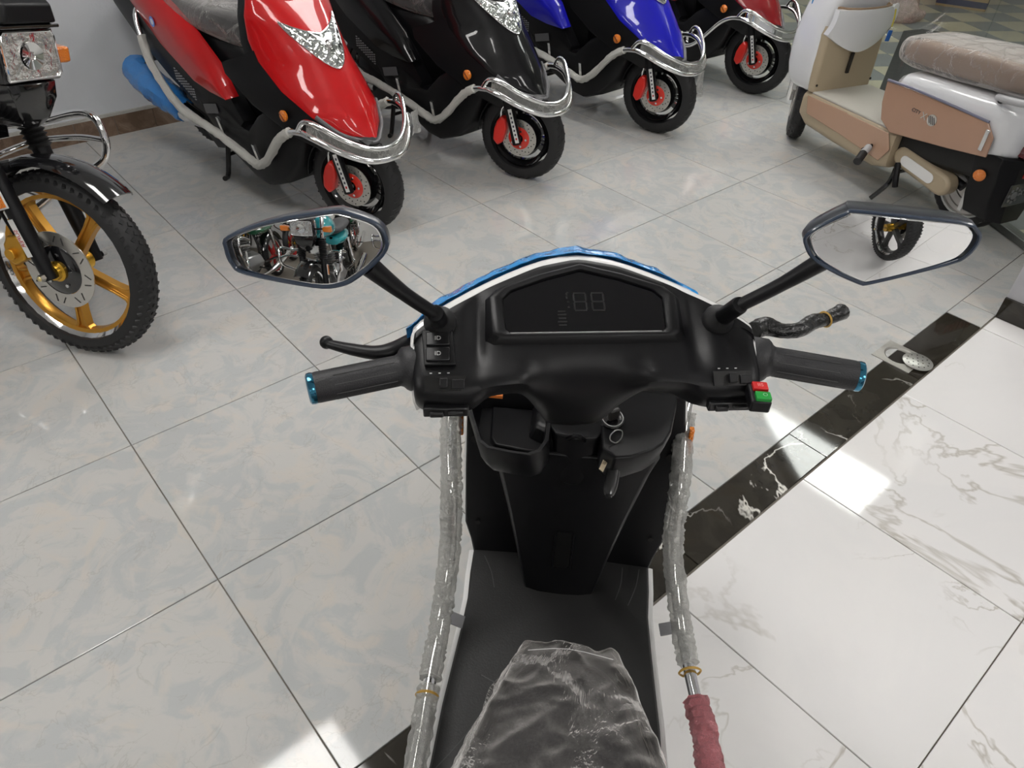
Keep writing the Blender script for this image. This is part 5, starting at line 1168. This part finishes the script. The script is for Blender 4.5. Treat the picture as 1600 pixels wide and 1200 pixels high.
mc = MB().prism([p + V((0, .085, 0)) for p in caps(-.84, .225, -1.075, .190, .045, .048)], (0, .075, 0)).build('motor_cover', BEI, BS, bevel=.014)
MB().prism([p + V((0, .160, 0)) for p in caps(-.87, .220, -1.015, .199, .024, .024)], (0, .003, 0)).build('cover_inlay', WHT(), mc, bevel=.001)
MB().tube([(-.78, .10, .25), (-.90, .08, .24), (-1.13, .07, .19)], .02, 10, 3).build('swingarm', BLK(), BS)
MB().tube([(-1.06, .10, .30), (-1.02, .10, .44)], .022, 12, 1, smooth=False).build('shock_absorber', mat('pale grey plastic', (.45, .45, .46), .4), BS)
MB().loft([rs(-.74, .15, .20, .34), rs(-1.2, .13, .26, .40)]).build('rear_frame', mat('deep black', (.003, .003, .003), .4), BS)
MB().tube([(-.70, .20, .235), (-.705, .26, .225)], .009, 8, 1, smooth=False).build('footpeg_bracket', BLK(), BS)
pg = MB().tube([(-.705, .225, .232), (-.725, .275, .215)], .017, 12, 1, smooth=False).build('footpeg', mat('pale grey plastic', (.45, .45, .46), .4), BS)
MB().tube([(-.725, .272, .216), (-.755, .33, .196)], .019, 12, 1, smooth=False).build('peg_rubber', RUB(), pg)
cs = MB()
for s in (-1, 1): cs.tube([(-.80, s * .11, .19), (-.83, s * .16, .10), (-.80, s * .21, .012)], .011, 8, 4)
cs.tube([(-.82, -.13, .14), (-.82, .13, .14)], .009, 8, 1, smooth=False); cs.build('centre_stand', BLKG(), BS)
MB().tube([(-.84, .16, .20), (-.87, .175, .13), (-.88, .175, .10)], .014, 8, 3).build('stand_spring', BLK(), BS)
# front wheel turned to the right
M2 = Matrix.Rotation(R(-42), 4, 'Z')
c = V((0, 0, .20))
MB(M2).lathe(tyre_prof(.20, .088, .055), c).build('tyre', RUB(), BS)
tb = MB(M2); tread(tb, c, (0, 1, 0), .199, .088, 36, rows=(-.34, -.15, .15, .34), size=(.006, .018, .003)); tb.build('tread', RUB(), BS, stuff=True)
MB(M2).lathe([(0, -.03), (.10, -.03), (.145, -.034), (.148, 0), (.145, .034), (.10, .03), (0, .03)], c).build('wheel_disc', mat('cast silver', (.55, .53, .51), .3, .6), BS)
MB(M2).lathe([(.05, .046), (.09, .046), (.09, .050), (.05, .050)], c).build('brake_disc', mat('disc steel', (.62, .6, .56), .25, .85), BS)
MB(M2).box((-.02, .058, .29), (.05, .03, .06)).build('caliper', STL(), BS, bevel=.005)
for s in (-1, 1): MB(M2).tube([(0, s * .07, .20), (-.05, s * .07, .42), (-.12, s * .05, .60)], .018, 10, 3).build('fork_leg', CHR(), BS)
MB().tube([(-.20, 0, .9), (-.24, 0, 1.05)], .03, 10, 1, smooth=False).build('steering_column', BLK(), BS)
for s in (-1, 1): MB().tube([(-.24, s * .03, 1.03), (-.27, s * .2, 1.04), (-.33, s * .33, 1.03)], .016, 10, 3).build('grip', RUB(), BS)
MB().box((-.07, .135, .62), (.006, .10, .22), Matrix.Rotation(.0, 3, 'Z')).build('blue_film_patch', mat('blue protective film', (0.015, 0.24, 0.60), 0.12), BS)
# its key, strap and tag hang from the lock
k0 = BM @ V((-.325, -.10, .735))
kt = thing('key_tag', 'blue key tag on a yellow strap hanging from the white and copper scooter', 'key tag', k0, R(115.5))
MB().cyl((0, 0, .0), (-.004, 0, .0), .016, seg=20).build('white_key_head', WHT(), kt, bevel=.001)
MB().tube([(-.004, .002, -.01), (-.014, .004, -.05), (-.02, .010, -.085)], .0035, 8, 4).build('yellow_strap', mat('yellow strap', (.50, .42, .05), .5), kt)
MB().box((-.022, .012, -.125), (.006, .026, .05), Matrix.Rotation(.1, 3, 'X')).build('blue_tag', mat('blue tag', (.02, .14, .50), .3, coat=.5), kt, bevel=.002)
